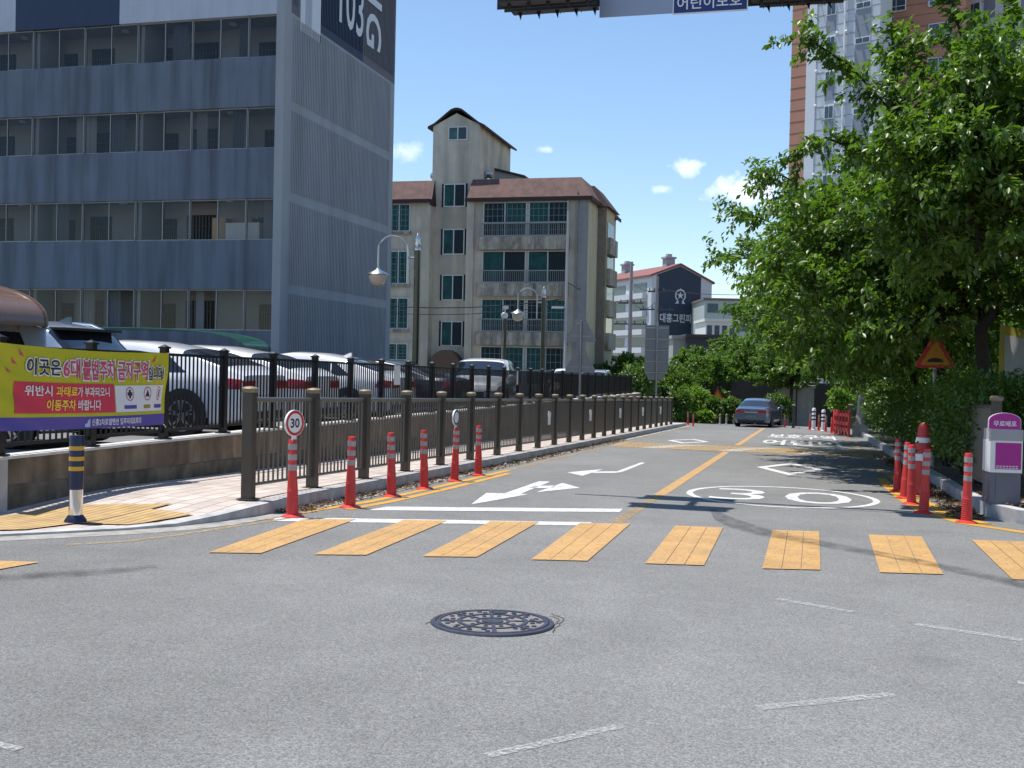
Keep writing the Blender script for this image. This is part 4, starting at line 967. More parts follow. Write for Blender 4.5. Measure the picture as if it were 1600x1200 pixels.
# banner on the fence
def banner():
    y0, y1 = 9.41, 12.46; x = -7.925
    wv = lambda s, t: .010*sin(5.3*s+1.5*t)+.008*sin(11*s-3*t)+.007*sin(2+4*t+8*s)+.006*sin(22*(s*1.2+t*.9))*max(0, 1-2.2*s)**1.5+.004*sin(22*(s-t*.5))*max(0, 3*s-2)**1.5
    def P(s, t, dx=0.0):                                   # s 0..1 along, t 0..1 up
        zb = .625-.07*s-.01*sin(pi*s); zt = 1.525-.055*s-.03*sin(pi*s)
        return (x+.02+wv(s, t)*1.6+dx, y0+(y1-y0)*s, zb+(zt-zb)*t)
    T = thing('banner', 'yellow parking ban banner with red panel tied to the black fence', 'banner', (x, (y0+y1)/2, .6))
    yl = mat('banner_yellow', (.47, .45, .012), .55, var=.05); rd_ = mat('banner_red', (.58, .035, .075), .55); wh = mat('banner_white', (.70, .70, .70), .55); pu = mat('banner_violet', (.085, .065, .32), .55); bk = mat('banner_black', (.02, .02, .035), .5)
    tr = mat('banner_text_red', (.55, .06, .14), .5); ty = mat('banner_text_yellow', (.85, .62, .06), .5)
    def sheet(s0, s1, t0, t1, dx, n=150, m=24): return [[P(s0+(s1-s0)*i/n, t0+(t1-t0)*j/m, dx) for i in range(n+1)] for j in range(m+1)]
    b = MB(); b.grid(sheet(0, 1, .155, 1, 0)); b.grid(sheet(0, 1, .155, 1, -.003)); cl = b.build('cloth', yl, T, True)
    b = MB(); b.grid(sheet(0, 1, 0, .155, 0)); b.build('foot_band', pu, T, True)
    b = MB(); b.grid(sheet(.078, .645, .20, .575, .005)); b.build('red_panel', rd_, cl, True)
    b = MB(); b.grid(sheet(.65, .975, .20, .555, .005)); b.build('white_panel', wh, cl, True)
    def fine(t):
        bm = bmesh.new(); me = bpy.data.meshes.new('t'); me.from_pydata([(a, c, 0) for a, c in t[0]], [], t[1]); bm.from_mesh(me)
        bmesh.ops.triangulate(bm, faces=bm.faces)
        vs = [(v.co.x, v.co.y) for v in bm.verts]; bm.verts.index_update(); fs = [tuple(v.index for v in f.verts) for f in bm.faces]; bm.free(); bpy.data.meshes.remove(me); return vs, fs
    def word(s_, s0, s1, t0, t1, m, halo=None, bold=.03, dx=.014, nm='lettering'):
        if halo:
            k = MB(); put(k, fine(fit(text2d(s_, 1, bold+.075), s0-.006, s1+.006, t0-.018, t1+.018)), lambda u, v: P(u, v, dx-.003)); k.build('lettering_halo', halo, cl)
        k = MB(); put(k, fine(fit(text2d(s_, 1, bold), s0, s1, t0, t1)), lambda u, v: P(u, v, dx)); k.build(nm, m, cl)
    word('이곳은', .135, .305, .66, .86, bk, wh); word('6대', .318, .42, .64, .885, tr, wh); word('불법주차', .435, .66, .62, .885, tr, wh); word('금지구역', .672, .862, .62, .885, tr, wh); word('입니다!', .866, .965, .62, .81, bk, wh)
    word('위반시', .125, .262, .41, .535, wh); word('과태료', .282, .405, .41, .535, ty); word('가 부과되오니', .407, .61, .41, .535, wh)
    word('이동주차', .235, .40, .235, .37, ty); word('바랍니다', .415, .555, .235, .37, wh)
    word('신흥2차로얄맨션 입주자대표회의', .50, .815, .035, .125, wh)
    k = MB(); k.poly([P(.465, .02, .004), P(.495, .02, .004), P(.495, .125, .004), P(.48, .10, .004), P(.48, .07, .004), P(.465, .06, .004)]); k.build('small_logo', mat('pale_blue', (.4, .5, .7), .5), cl)
    for s in (.045, .962):
        k = MB(); d = 1 if s < .5 else -1
        for a in (0, 1, 2): k.poly([P(s+d*.028*a, .68+.10*a, .004), P(s+d*.028*a+d*.022, .67+.10*a, .004), P(s+d*(.03*a-.012), .74+.115*a, .004)])
        k.build('burst_marks', tr, cl)
    for s0, ic in ((.745, 'c'), (.865, 't'), (.945, 's')):
        k = MB(); r_s = .026 if ic != 's' else .014; r_t = .095; n = 24
        k.grid([[P(s0+r_s*q*cos(2*pi*i/n), .44+r_t*q*sin(2*pi*i/n), .008) for i in range(n+1)] for q in (1, .86)]); k.build('icon_ring', tr, cl)
        k = MB()
        if ic == 'c':
            for a, c in ((.3, .75), (.75, .3)): k.poly([P(s0-r_s*a*.8, .44-r_t*c*.8, .0085), P(s0+r_s*a*.8, .44-r_t*c*.8, .0085), P(s0+r_s*a*.8, .44+r_t*c*.8, .0085), P(s0-r_s*a*.8, .44+r_t*c*.8, .0085)])
        elif ic == 't': k.poly([P(s0-r_s*.6, .40, .0085), P(s0+r_s*.6, .40, .0085), P(s0, .50, .0085)])
        else: k.poly([P(s0-r_s*.3, .39, .0085), P(s0+r_s*.1, .39, .0085), P(s0+r_s*.4, .49, .0085), P(s0, .49, .0085)])
        k.build('icon', bk, cl)
        k = MB(); k.poly([P(s0-.042*(1 if ic == 'c' else .6), .24, .007), P(s0+.042*(1 if ic == 'c' else .6), .24, .007), P(s0+.042*(1 if ic == 'c' else .6), .29, .007), P(s0-.042*(1 if ic == 'c' else .6), .29, .007)]); k.build('caption_bar', mat('caption_brown', (.30, .22, .06), .5) if ic == 't' else pu, cl)
    for s, t in ((0, 1), (0, 0), (1, 1), (1, 0)):
        a = P(s, t); k = MB(); e = -.14 if s == 0 else .12; k.tube([a, (x-.02, a[1]+e*.4, a[2]-.03), (x-.05, a[1]+e, a[2]-.01+(.05 if t else -.05))], .006, 5); k.build('tie_cord', wh, T)
banner()
def small_notice(px, py, lab):
    p = atx(px, py, -7.975); b = MB(); b.box(-7.982, -7.978, p.y-.17, p.y+.17, p.z-.2, p.z+.2); tag(b.build('notice_board', white_plastic, None, org=(p.x, p.y, p.z-.2)), lab, 'notice')
small_notice(621, 586, 'blank white notice fixed to the black fence before the red car'); small_notice(810, 590, 'smaller blank white notice on the far stretch of black fence')
# lamp posts
def lamp_post(px, ptop, d, lab, grp='arched park lamps in the car park', hs=1.0):
    A = atd(px, ptop, d); zb = lot_z(A.y); h = A.z-zb
    T = thing('lamp_post', lab, 'street lamp', (A.x, A.y, zb), grp, radians(15), local=True)
    pole = mat('lamp_pole_bronze', (.085, .082, .065), .3, .8)
    b = MB(); b.lathe([(.16, 0), (.16, .02), (.10, .05), (.088, .6), (.085, h-.45), (.01, h-.44)], (0, 0, 0), 14); b.build('pole', pole, T, True)
    b = MB(); b.lathe([(.095, h-.46), (.10, h-.42), (.07, h-.36), (.09, h-.30), (.07, h-.22), (.085, h-.15), (.03, h-.03), (.005, h)], (0, 0, 0), 14); b.build('finial', steel, T, True)
    s = hs; arm = [(-.09, 0, h-.62), (-.24*s, 0, h-.62), (-.24*s, 0, h-1.3), (-.24*s, 0, h-.4)]
    b = MB(); b.tube([(-.08, 0, h-.66), (-.25, 0, h-.66)], .03); b.tube([(-.27, 0, h-1.35), (-.27, 0, h-.5)]+[(-.27-.40+.40*cos(a), 0, h-.45+.38*sin(a)) for a in np.linspace(.1, pi-.05, 12)]+[(-1.07, 0, h-.9), (-1.07, 0, h-1.0)], .024, 8)
    b.build('arm', steel, T, True)
    c = (-1.07, 0, h-1.0); b = MB(); b.lathe([(.03, .1), (.05, .02), (.09, -.01), (.27, -.10), (.30, -.14), (.26, -.145)], c, 22); b.build('shade', steel, T, True)
    b = MB(); b.lathe([(.24, -.14), (.245, -.2), (.22, -.33), (.15, -.42), (.06, -.46), (.005, -.465)], c, 22); b.build('globe', mat('lamp_globe', (.50, .45, .34), .25, coat=.3), T, True)
lamp_post(653, 365, 30, 'nearest arched park lamp, in front of the blue grey block'); lamp_post(850, 448, 46, 'second arched park lamp, before the beige flats balconies'); lamp_post(939, 495, 66, 'farthest small arched park lamp at the brown end of the beige flats')
def cctv():
    A = atd(790, 478, 44); zb = lot_z(A.y); T = thing('cctv_pole', 'cctv camera on a dark pole between the two park lamps', 'cctv camera', (A.x, A.y, zb), None, radians(15), local=True); h = A.z-zb
    b = MB(); b.lathe([(.12, 0), (.07, .05), (.06, h-.5), (.01, h-.49)], (0, 0, 0), 10); b.build('pole', mat('lamp_pole_bronze', (.085, .082, .065), .3, .8), T, True)
    b = MB(); b.box(-.09, .12, -.2, .2, h-.12, h); b.lathe([(.10, -.5), (.14, -.42), (.13, -.3), (.04, -.26)], (-.03, -.05, h), 12); b.bar((-.06, 0, h-.5), (0, 0, h-.1), .03); b.build('camera_head', white_plastic, T, True)
cctv()
def street_light():
    A = atd(884, 505, 57); zb = lot_z(A.y); T = thing('street_light', 'slim white pole with flat led lamp before the beige flats', 'street lamp', (A.x, A.y, zb), None, radians(15), local=True); h = atd(884, 330, 57).z-zb
    b = MB(); b.lathe([(.1, 0), (.07, .1), (.055, h), (.01, h+.01)], (0, 0, 0), 10); b.build('pole', mat('pole_pale', (.42, .42, .41), .5, .3), T, True)
    z = atd(870, 482, 57).z-zb; b = MB(); b.box(-.75, -.15, -.15, .15, z, z+.10); b.bar((-.2, 0, z+.05), (0, 0, z+.1), .03); b.build('lamp_head', white_plastic, T)
street_light()
# traffic signs seen from behind
sgrey = mat('sign_back_grey', (.22, .225, .235), .5, .6, var=.06)
def tri(mb, cx, y, zb, wd, ht, th=.02, cut=.06):
    p = [(cx-wd/2+cut, y, zb), (cx+wd/2-cut, y, zb), (cx+wd/2, y, zb+cut*1.2), (cx+cut*.6, y, zb+ht), (cx-cut*.6, y, zb+ht), (cx-wd/2, y, zb+cut*1.2)]
    mb.prism(p, (0, th, 0))
def back_signs():
    A = atx(906, 600, -7.0); x, y = A.x, A.y; zb = gz(y)+.13
    T = thing('sign_post', 'post with two triangular warning signs seen from behind', 'sign', (x, y, zb), None, radians(12), local=True)
    zt = atx(908, 489, -7.0).z-zb; b = MB(); b.lathe([(.04, 0), (.04, zt-.25), (.01, zt-.24)], (0, 0, 0), 10); b.build('pole', metal_grey, T, True)
    for k, top in enumerate((zt, zt-.98)):
        b = MB(); tri(b, 0, .045, top-.92, .98, .92); pl = b.build('sign_plate', sgrey, T)
        b = MB(); b.box(-.32, .32, .02, .044, top-.76, top-.72); b.box(-.16, .16, .02, .044, top-.34, top-.30); b.build('bracket', metal_grey, pl)
    A = atx(1025, 610, -6.5); x, y = A.x, A.y; zb = gz(y)+.13; zt = atx(1027, 508, -6.5).z-zb
    T = thing('sign_post', 'tall grey rectangular road sign seen from behind at the end of the fence', 'sign', (x, y, zb), None, radians(14), local=True)
    b = MB(); b.lathe([(.045, 0), (.045, zt+.15), (.01, zt+.16)], (0, 0, 0), 10); b.build('pole', metal_grey, T, True)
    b = MB(); b.box(-.53, .53, .05, .075, zt-2.0, zt); pl = b.build('sign_plate', sgrey, T)
    b = MB(); b.prism([(-.36, .05, zt-2.45), (.30, .05, zt-2.45), (.45, .05, zt-2.01), (-.5, .05, zt-2.01)], (0, .025, 0)); b.build('sign_plate', sgrey, T)
    b = MB()
    for k in range(5): b.box(-.5, .5, .02, .049, zt-.14-k*.5, zt-.10-k*.5)
    b.build('bracket', steel, pl)
back_signs()
orange = mat('sign_orange', (.62, .24, .012), .45)
def warn(px, pb, d, wd, lab, sym, ang=0.0, two=False, pole_to=None):
    A = atd(px, pb, d); zb = gz(A.y); z = A.z-zb
    T = thing('warning_sign', lab, 'sign', (A.x, A.y, zb), None, ang, local=True); ht = wd*.86
    b = MB(); b.lathe([(.035, 0), (.035, z+ht*(2.1 if two else 1)-.15), (.01, z+ht*(2.1 if two else 1)-.14)], (0, .04, 0), 10); b.build('pole', metal_grey, T, True)
    for k in range(2 if two else 1):
        zz = z+k*ht*1.12; b = MB(); tri(b, 0, -.01, zz, wd, ht, cut=wd*.05); pl = b.build('sign_plate', sred, T)
        b = MB(); tri(b, 0, -.016, zz+wd*.075, wd*.72, ht*.72, .005, wd*.02); b.build('sign_face', orange, pl)
        b = MB()
        if sym == 'hump' and k == 0: b.prism([(-wd*.24, -.02, zz+wd*.15), (wd*.24, -.02, zz+wd*.15)]+[(wd*.2*cos(a), -.02, zz+wd*.16+wd*.10*sin(a)) for a in np.linspace(0, pi, 9)], (0, .003, 0))
        else: 
            for s_ in (-.08, .07): b.lathe([(wd*.035, -.003), (wd*.035, 0)], (wd*s_, -.017, zz+wd*.40), 10, 'y'); b.box(wd*s_-.02, wd*s_+.02, -.02, -.017, zz+wd*.15, zz+wd*.36)
        b.build('symbol', sblk, pl)
warn(1461, 575, 22.0, .78, 'pair of orange red rimmed warning triangles on a pole under the tree', 'hump', radians(6), True)
warn(1121, 628, 62, .85, 'small orange warning triangle in front of the far shrubs', 'hump', radians(10))
# overhead traffic signals on a mast arm
def mast():
    Y = 15.0; xr = 5.2; z = 6.62
    T = thing('traffic_signal_mast', 'overhead mast arm with black traffic signals and school zone sign', 'traffic signal', (xr, Y+.35, gz(Y)))
    b = MB(); b.lathe([(.2, 0), (.2, .03), (.14, .06), (.10, 7.3), (.01, 7.32)], (xr, Y+.35, gz(Y)), 16); b.build('pole', metal_grey, T, True)
    b = MB(); b.tube([(xr, Y+.35, z+.5), (-1, Y+.35, z+.34), (-5.2, Y+.35, z+.22)], [.09, .07, .05], 12); b.build('arm', metal_grey, T, True)
    hous = mat('signal_black', (.012, .012, .014), .55)
    for px0, px1, pb, n, Yr, face in ((782, 922, 9, 4, 14.45, -1), (800, 934, 22, 4, 15.28, 1), (1174, 1316, 10, 4, 15.1, -1), (1186, 1318, 16, 4, 15.72, 1)):
        x0 = aty(px0, pb, Yr).x; x1 = aty(px1, pb, Yr).x; zb = aty((px0+px1)/2, pb-(6 if px0 > 1000 else 0), Yr).z
        h = .40; b = MB(); b.box(x0, x1, Yr-.11, Yr+.11, zb+.05, zb+h); yp_ = Yr-.13*face; b.box(x0-.08, x1+.05, min(yp_, Yr-.111*face), max(yp_, Yr-.111*face), zb+.03, zb+h+.14); hb_ = b.build('signal_head', hous, T)
        dx = (x1-x0)/n
        for k in range(n):
            c = (x0+dx*(k+.5), Yr, zb+.23); v = MB(); ya, yb_ = Yr+face*.11, Yr+face*.50
            v.grid([[(c[0]+.15*cos(a), yy_, c[2]+.15*sin(a)) for a in np.linspace(-.5, pi+.5, 15)] for yy_ in (ya, yb_)]); v.build('visor', hous, hb_)
            l = MB(); l.lathe([(.13, face*.111), (.10, face*.125), (.01, face*.13)], (c[0], Yr, c[2]), 16, 'y'); l.build('lens', mat('lens_'+'red amber green dark'.split()[k], ((.12, .006, .006), (.12, .06, .004), (.01, .08, .03), (.02, .03, .02))[k], .2), hb_, True)
        s_ = MB()
        for e in np.arange(x0+.12, x1, .27):
            q = random.uniform(-.02, .02); s_.prism([(e-.03, Yr, zb+.049), (e+.03, Yr, zb+.049), (e+.03+q, Yr, zb-.06)], (0, .01, 0))
        s_.build('bird_spikes', hous, hb_)
        b = MB(); xm = (x0+x1)/2; b.box(xm-.05, xm+.05, min(Yr, Y+.35), max(Yr, Y+.35), zb+h+.141, zb+h+.2); b.build('clamp', metal_grey, T)
    x0, x1 = aty(935, 22, Y).x, aty(1050, 20, Y).x; zb = aty(990, 21, Y).z
    b = MB(); b.box(x0, x1-.003, Y+.08, Y+.10, zb, zb+.62); b.build('sign_plate', mat('sign_face_grey', (.30, .33, .40), .4, .4), T)
    x2 = aty(1168, 15, Y).x; zb2 = aty(1110, 16.5, Y).z
    b = MB(); b.box(x1, x2, Y+.07, Y+.09, zb2, zb2+.62); bl = b.build('sign_plate', wdisc, T)
    bb = MB(); bb.box(x1+.015, x2-.015, Y+.066, Y+.069, zb2+.015, zb2+.605); bl2 = bb.build('sign_face', mat('sign_blue', (.008, .03, .16), .45), bl)
    k = MB(); put(k, fit(text2d('어린이보호', 1, .012), x1+.06, x2-.08, zb2+.055, zb2+.235), lambda u, v: (u, Y+.064, v)); k.build('lettering', wdisc, bl2)
mast()
# tyre marks: thin rubber films over asphalt and paint
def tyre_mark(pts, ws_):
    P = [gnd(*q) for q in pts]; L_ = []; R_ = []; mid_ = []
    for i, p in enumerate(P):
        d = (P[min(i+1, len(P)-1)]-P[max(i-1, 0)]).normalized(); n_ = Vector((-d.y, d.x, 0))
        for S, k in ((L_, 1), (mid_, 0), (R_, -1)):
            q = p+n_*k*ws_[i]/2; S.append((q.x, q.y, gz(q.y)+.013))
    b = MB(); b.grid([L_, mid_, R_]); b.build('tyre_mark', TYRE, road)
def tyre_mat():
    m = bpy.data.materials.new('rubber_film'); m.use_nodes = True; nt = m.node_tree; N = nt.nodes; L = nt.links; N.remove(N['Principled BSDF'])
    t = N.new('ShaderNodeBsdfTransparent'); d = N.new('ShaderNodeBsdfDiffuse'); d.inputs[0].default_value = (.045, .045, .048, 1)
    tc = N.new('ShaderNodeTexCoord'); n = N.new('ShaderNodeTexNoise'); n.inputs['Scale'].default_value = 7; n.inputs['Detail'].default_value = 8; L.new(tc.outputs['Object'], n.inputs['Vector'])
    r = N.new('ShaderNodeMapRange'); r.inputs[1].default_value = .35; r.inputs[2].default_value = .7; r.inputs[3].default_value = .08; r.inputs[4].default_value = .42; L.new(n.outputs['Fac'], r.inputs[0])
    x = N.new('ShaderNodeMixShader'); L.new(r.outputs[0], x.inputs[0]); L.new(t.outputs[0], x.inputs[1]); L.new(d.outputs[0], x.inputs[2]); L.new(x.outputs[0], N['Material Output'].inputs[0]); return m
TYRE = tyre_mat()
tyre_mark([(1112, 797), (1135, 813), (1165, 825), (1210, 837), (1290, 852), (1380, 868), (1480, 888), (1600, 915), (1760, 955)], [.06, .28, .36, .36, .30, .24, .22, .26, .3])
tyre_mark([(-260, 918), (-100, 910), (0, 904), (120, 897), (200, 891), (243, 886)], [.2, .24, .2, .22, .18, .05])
# poles and wires in the distance
def utility(px, pt, d, lab, arms):
    A = atd(px, pt, d); zb = -3.0; T = thing('utility_pole', lab, 'utility pole', (A.x, A.y, zb), 'distant utility poles', local=True); h = A.z-zb
    pc = mat('pole_concrete', (.27, .26, .25), .85, var=.1); b = MB(); b.lathe([(.24, 0), (.15, h), (.01, h+.02)], (0, 0, 0), 12); b.build('pole', pc, T, True)
    for a, wd in arms:
        b = MB(); b.box(-wd, wd, -.08, .08, h-a, h-a+.12)
        for k in range(4): b.lathe([(.06, 0), (.05, .25)], (-wd*.8+k*wd*.53, 0, h-a+.12), 8)
        b.build('cross_arm', mat('pole_dark', (.07, .07, .075), .7), T)
    return A
U1 = utility(987, 409, 105, 'distant utility pole left of the navy gable', ((4.0, 1.2), (6.0, 1.6))); U2 = utility(1027, 432, 98, 'distant utility pole in front of the navy gable', ((3.0, 1.5), (1.4, .8)))
def wire(a, b_, sag, lab, r=.025):
    a = Vector(a); b_ = Vector(b_); pts = [a.lerp(b_, t)-Vector((0, 0, sag*4*t*(1-t))) for t in np.linspace(0, 1, 14)]
    m = MB(); m.tube(pts, r, 5); tag(m.build('power_line', rubber, None, org=tuple(a)), lab, 'wire', 'distant power lines')
wire(atd(987, 438, 105), atd(1027, 452, 98), .5, 'black wire between the two distant utility poles, upper')
wire(atd(987, 470, 105), atd(1027, 468, 98), .8, 'black wire between the two distant utility poles, lower')
wire(atd(1027, 452, 98), atd(1300, 447, 90), .6, 'long wire running right from the second utility pole across the sky')
wire(atd(885, 466, 57), atd(560, 474, 57), .35, 'wire crossing the beige flats at third floor level, ending at the slim white pole')
wire(atd(885, 474, 57), atd(560, 484, 57), .4, 'wire crossing the beige flats just below another wire', .018)
wire(atd(885, 440, 57), atd(987, 470, 105), .5, 'wire from the slim white pole to the left distant utility pole')
# ================================================================== CARS
class Car:
    def __init__(s, L, W, H, top, belt, clear=.2):
        s.L, s.W, s.H, s.top_p, s.belt_p, s.g = L, W, H, top, belt, clear
        xs = np.linspace(-L/2, L/2, 121); z = np.interp(xs, *zip(*top)); k = np.array([1, 2, 3, 2, 1])/9
        zz = np.convolve(np.pad(z, 2, mode='edge'), k, 'valid'); s.xs, s.zs = xs, zz
        zb = np.interp(xs, *zip(*belt)); s.zb = np.convolve(np.pad(zb, 4, mode='edge'), np.ones(9)/9, 'valid')
    def hw(s, x):
        u = abs(x)/(s.L/2); return s.W/2*(1-.035*u**2-.16*u**9)
    def sec(s, x):
        zt = float(np.interp(x, s.xs, s.zs)); zb = float(np.interp(x, s.xs, s.zb)); w = s.hw(x); g = s.g
        u = abs(x)/(s.L/2); g = g+.10*u**8
        zb = min(zb, zt-.004); c = min(1, max(0, (zt-zb-.03)/.38))
        lp = lambda a, b: a+(b-a)*c
        return [(0, g), (.86*w, g), (.97*w, g+.10), (w, g+(zb-g)*.42), (w*.985, g+(zb-g)*.80), (w*.945, zb), (lp(w*.88, w*.775), zt-lp(.006, .12)), (lp(w*.74, w*.66), zt-lp(.003, .035)), (w*.34, zt-lp(0, .006)), (0, zt)]
    def S(s, x, v):
        q = s.sec(x); i = min(8, int(v)); f = v-i
        p0 = q[max(i-1, 0)]; p1 = q[i]; p2 = q[i+1]; p3 = q[min(i+2, 9)]
        if i == 8: p3 = (-p1[0], p1[1])
        if i == 5: t = f; return Vector((x, p1[0]+(p2[0]-p1[0])*t, p1[1]+(p2[1]-p1[1])*t))
        h = lambda a, b, c, d: .5*((2*b)+(-a+c)*f+(2*a-5*b+4*c-d)*f*f+(-a+3*b-3*c+d)*f**3)
        return Vector((x, h(p0[0], p1[0], p2[0], p3[0]), h(p0[1], p1[1], p2[1], p3[1])))
    def patch(s, mb, x0, x1, v0, v1, off, side=1, nx=10, nv=5, x0t=None, x1t=None):
        x0t = x0 if x0t is None else x0t; x1t = x1 if x1t is None else x1t; rows = []
        for j in range(nv+1):
            t = j/nv; v = v0+(v1-v0)*t; a = x0+(x0t-x0)*t; b = x1+(x1t-x1)*t; r = []
            for i in range(nx+1):
                x = a+(b-a)*i/nx; p = s.S(x, v); e = .02
                dx = s.S(min(x+e, s.L/2), v)-s.S(max(x-e, -s.L/2), v); dv = s.S(x, min(v+.1, 8.99))-s.S(x, max(v-.1, 0)); n = dx.cross(dv)
                n = n.normalized() if n.length > 1e-9 else Vector((0, 1, 0))
                if n.y < 0 and v < 6: n = -n
                if n.z < 0 and v >= 6: n = -n
                q = p+n*off; r.append((q.x, q.y*side, q.z))
            rows.append(r)
        mb.grid(rows)
def car(name, label, loc, rot, kind, paint_m, scale=1.0, rails=False, fin=True, front=False, group='cars in the raised car park', gloss_trim=False, tail=True):
    if kind == 'suv': L, W, H = 4.7, 1.90, 1.68; top = [(-2.35, 1.02), (-2.32, 1.08), (-2.2, 1.18), (-1.80, 1.58), (-1.4, 1.655), (-.2, H), (.55, 1.62), (1.38, 1.10), (2.15, .95), (2.3, .82), (2.35, .66)]; belt = [(-2.35, .96), (-1.5, 1.08), (1.2, .98), (2.35, .80)]; rear = (-2.17, -1.80); ws = (.62, 1.33); sw_ = [(-1.72, -1.02, -1.42, -1.02), (-.95, -.02, -.95, -.02), (.05, 1.12, .05, .52)]
    elif kind == 'crossover': L, W, H = 4.65, 1.88, 1.53; top = [(-2.32, .98), (-2.28, 1.04), (-2.1, 1.12), (-1.35, 1.38), (-.5, 1.51), (.1, H), (.7, 1.45), (1.55, 1.03), (2.15, .88), (2.28, .78), (2.32, .62)]; belt = [(-2.32, .92), (-1.5, 1.0), (1.2, .93), (2.32, .76)]; rear = (-2.02, -1.25); ws = (.75, 1.48); sw_ = [(-1.42, -.95, -1.05, -.95), (-.9, .05, -.9, .05), (.12, 1.22, .12, .66)]
    elif kind == 'van': L, W, H = 5.1, 1.92, 1.95; top = [(-2.55, 1.08), (-2.52, 1.2), (-2.40, 1.75), (-2.2, 1.9), (-1, H), (.8, 1.92), (1.15, 1.84), (1.95, 1.12), (2.4, .95), (2.5, .8), (2.55, .65)]; belt = [(-2.55, 1.05), (1.4, 1.05), (2.55, .8)]; rear = (-2.50, -2.36); ws = (1.2, 1.9); sw_ = [(-2.2, -1.1, -2.15, -1.1), (-1.03, .2, -1.03, .2), (.27, 1.5, .27, 1.05)]
    else: L, W, H = 4.85, 1.83, 1.46; top = [(-2.42, .94), (-2.39, .985), (-2.2, 1.03), (-1.75, 1.045), (-.95, 1.36), (-.4, H-.01), (.1, H), (.6, 1.37), (1.35, 1.0), (2.2, .84), (2.37, .72), (2.42, .58)]; belt = [(-2.42, .90), (-1.5, .96), (1.2, .92), (2.42, .72)]; rear = (-1.68, -.98); ws = (.66, 1.28); sw_ = [(-1.28, -.92, -.98, -.92), (-.87, .0, -.87, .0), (.07, 1.1, .07, .55)]
    C = Car(L, W, H, top, belt)
    T = thing(name, label, 'car', loc, group, rot, local=True); T.scale = (scale,)*3
    b = MB(); nx = 72; ang_ = np.linspace(0, pi, nx+1); xs = [-L/2*cos(a) for a in ang_]; xs = [.55*x+.45*(-L/2+L*i/nx) for i, x in enumerate(xs)]
    vs = list(np.linspace(0, 9, 37)); rows = []
    for x in xs:
        half = [C.S(x, v) if v < 9 else Vector((x, 0, C.sec(x)[9][1])) for v in vs]
        rows.append([tuple(p) for p in half]+[(p.x, -p.y, p.z) for p in reversed(half[1:-1])])
    n = len(rows[0]); fl = [p for r in rows for p in r]
    b.add(fl, [(i*n+j, i*n+(j+1) % n, (i+1)*n+(j+1) % n, (i+1)*n+j) for i in range(nx) for j in range(n)]+[tuple(range(n)), tuple(range(nx*n, nx*n+n))])
    body = b.build('body', paint_m, T, True)
    gl = mat('car_glass', (.010, .013, .018), .04, spec=.7, coat=.5)
    for sd_ in (1, -1):
        for x0, x1, x0t, x1t in sw_:
            b = MB(); C.patch(b, x0, x1, 5.10, 5.90, .006, sd_, 8, 4, x0t, x1t); b.build('side_window', gl, T, True)
    def across(x0, x1, nm, va=6.35):
        b = MB()
        rows = []
        for i in range(9):
            x = x0+(x1-x0)*i/8; r = []
            for v in list(np.linspace(va, 8.99, 7)): r.append(C.S(x, v))
            rows.append([(p.x, p.y, p.z+.007) for p in r]+[(p.x, -p.y, p.z+.007) for p in reversed(r)])
        b.grid(rows); b.build(nm, gl, T, True)
    across(rear[0], rear[1], 'rear_window', 6.25); across(ws[0], ws[1], 'windscreen', 6.1)
    red = mat('tail_red', (.40, .008, .012), .15, coat=.6); hl = mat('head_lamp', (.62, .66, .70), .08, .3); trim = mat('black_trim', (.02, .02, .021), .6)
    for sd_ in (1, -1):
        b = MB(); v0, v1 = (3.9, 5.0); C.patch(b, -L/2+.012, -L/2+.34, v0, v1, .012, sd_, 8, 4, -L/2+.012, -L/2+.26)
        zt = C.sec(-L/2)[5][1]; w_ = C.hw(-L/2); za = C.S(-L/2, 3.9).z
        b.box(-L/2-.012, -L/2+.01, sd_*w_*.45 if sd_ > 0 else -w_*.97, sd_*w_*.97 if sd_ > 0 else -w_*.45, za, zt-.015); b.build('tail_light', red, T, True)
        b = MB(); C.patch(b, L/2-.38, L/2-.012, 4.2, 4.95, .012, sd_, 6, 3); b.box(L/2-.01, L/2+.012, min(sd_*w_*.5, sd_*w_*.97), max(sd_*w_*.5, sd_*w_*.97), C.S(L/2, 4.2).z, C.sec(L/2)[5][1]-.01); b.build('headlight', hl, T, True)
        b = MB(); mx = sw_[-1][1]-.12; p = C.S(mx, 5.15); b.lathe([(.01, -.05), (.085, -.04), (.10, .02), (.07, .07), (.01, .08)], (p.x, sd_*(p.y+.12), p.z+.06), 12, 'x'); b.bar((p.x, sd_*p.y, p.z), (p.x, sd_*(p.y+.1), p.z+.03), .025); b.build('mirror', paint_m, T, True)
        b = MB(); C.patch(b, -L/2+.5, L/2-.55, 1.1, 2.1, .008, sd_, 12, 3); b.build('sill_trim', trim, T, True)
        for hx in (-.75, .35):
            b = MB(); p = C.S(hx, 4.55); b.bar((hx-.1, sd_*(p.y+.03), p.z), (hx+.1, sd_*(p.y+.03), p.z), .014); b.build('door_handle', chrome, T)
        b = MB()
        for gx in (-.98, .02, 1.18): C.patch(b, gx-.006, gx+.006, 2.3, 5.0, .003, sd_, 1, 6)
        b.build('door_gap', trim, T)
    b = MB(); w_ = C.hw(-L/2); za = C.S(-L/2, 3.0).z; b.box(-L/2-.02, -L/2, -.26, .26, za-.02, za+.10); b.build('number_plate', mat('plate_white', (.6, .62, .58), .5) if kind != 'sedan' else mat('plate_green', (.12, .22, .17), .5), T)
    b = MB(); b.box(-L/2-.015, -L/2+.02, -w_*.9, w_*.9, C.g+.09, C.g+.22); b.box(L/2-.02, L/2+.015, -w_*.85, w_*.85, C.g+.11, C.g+.30); b.build('bumper_trim', trim, T)
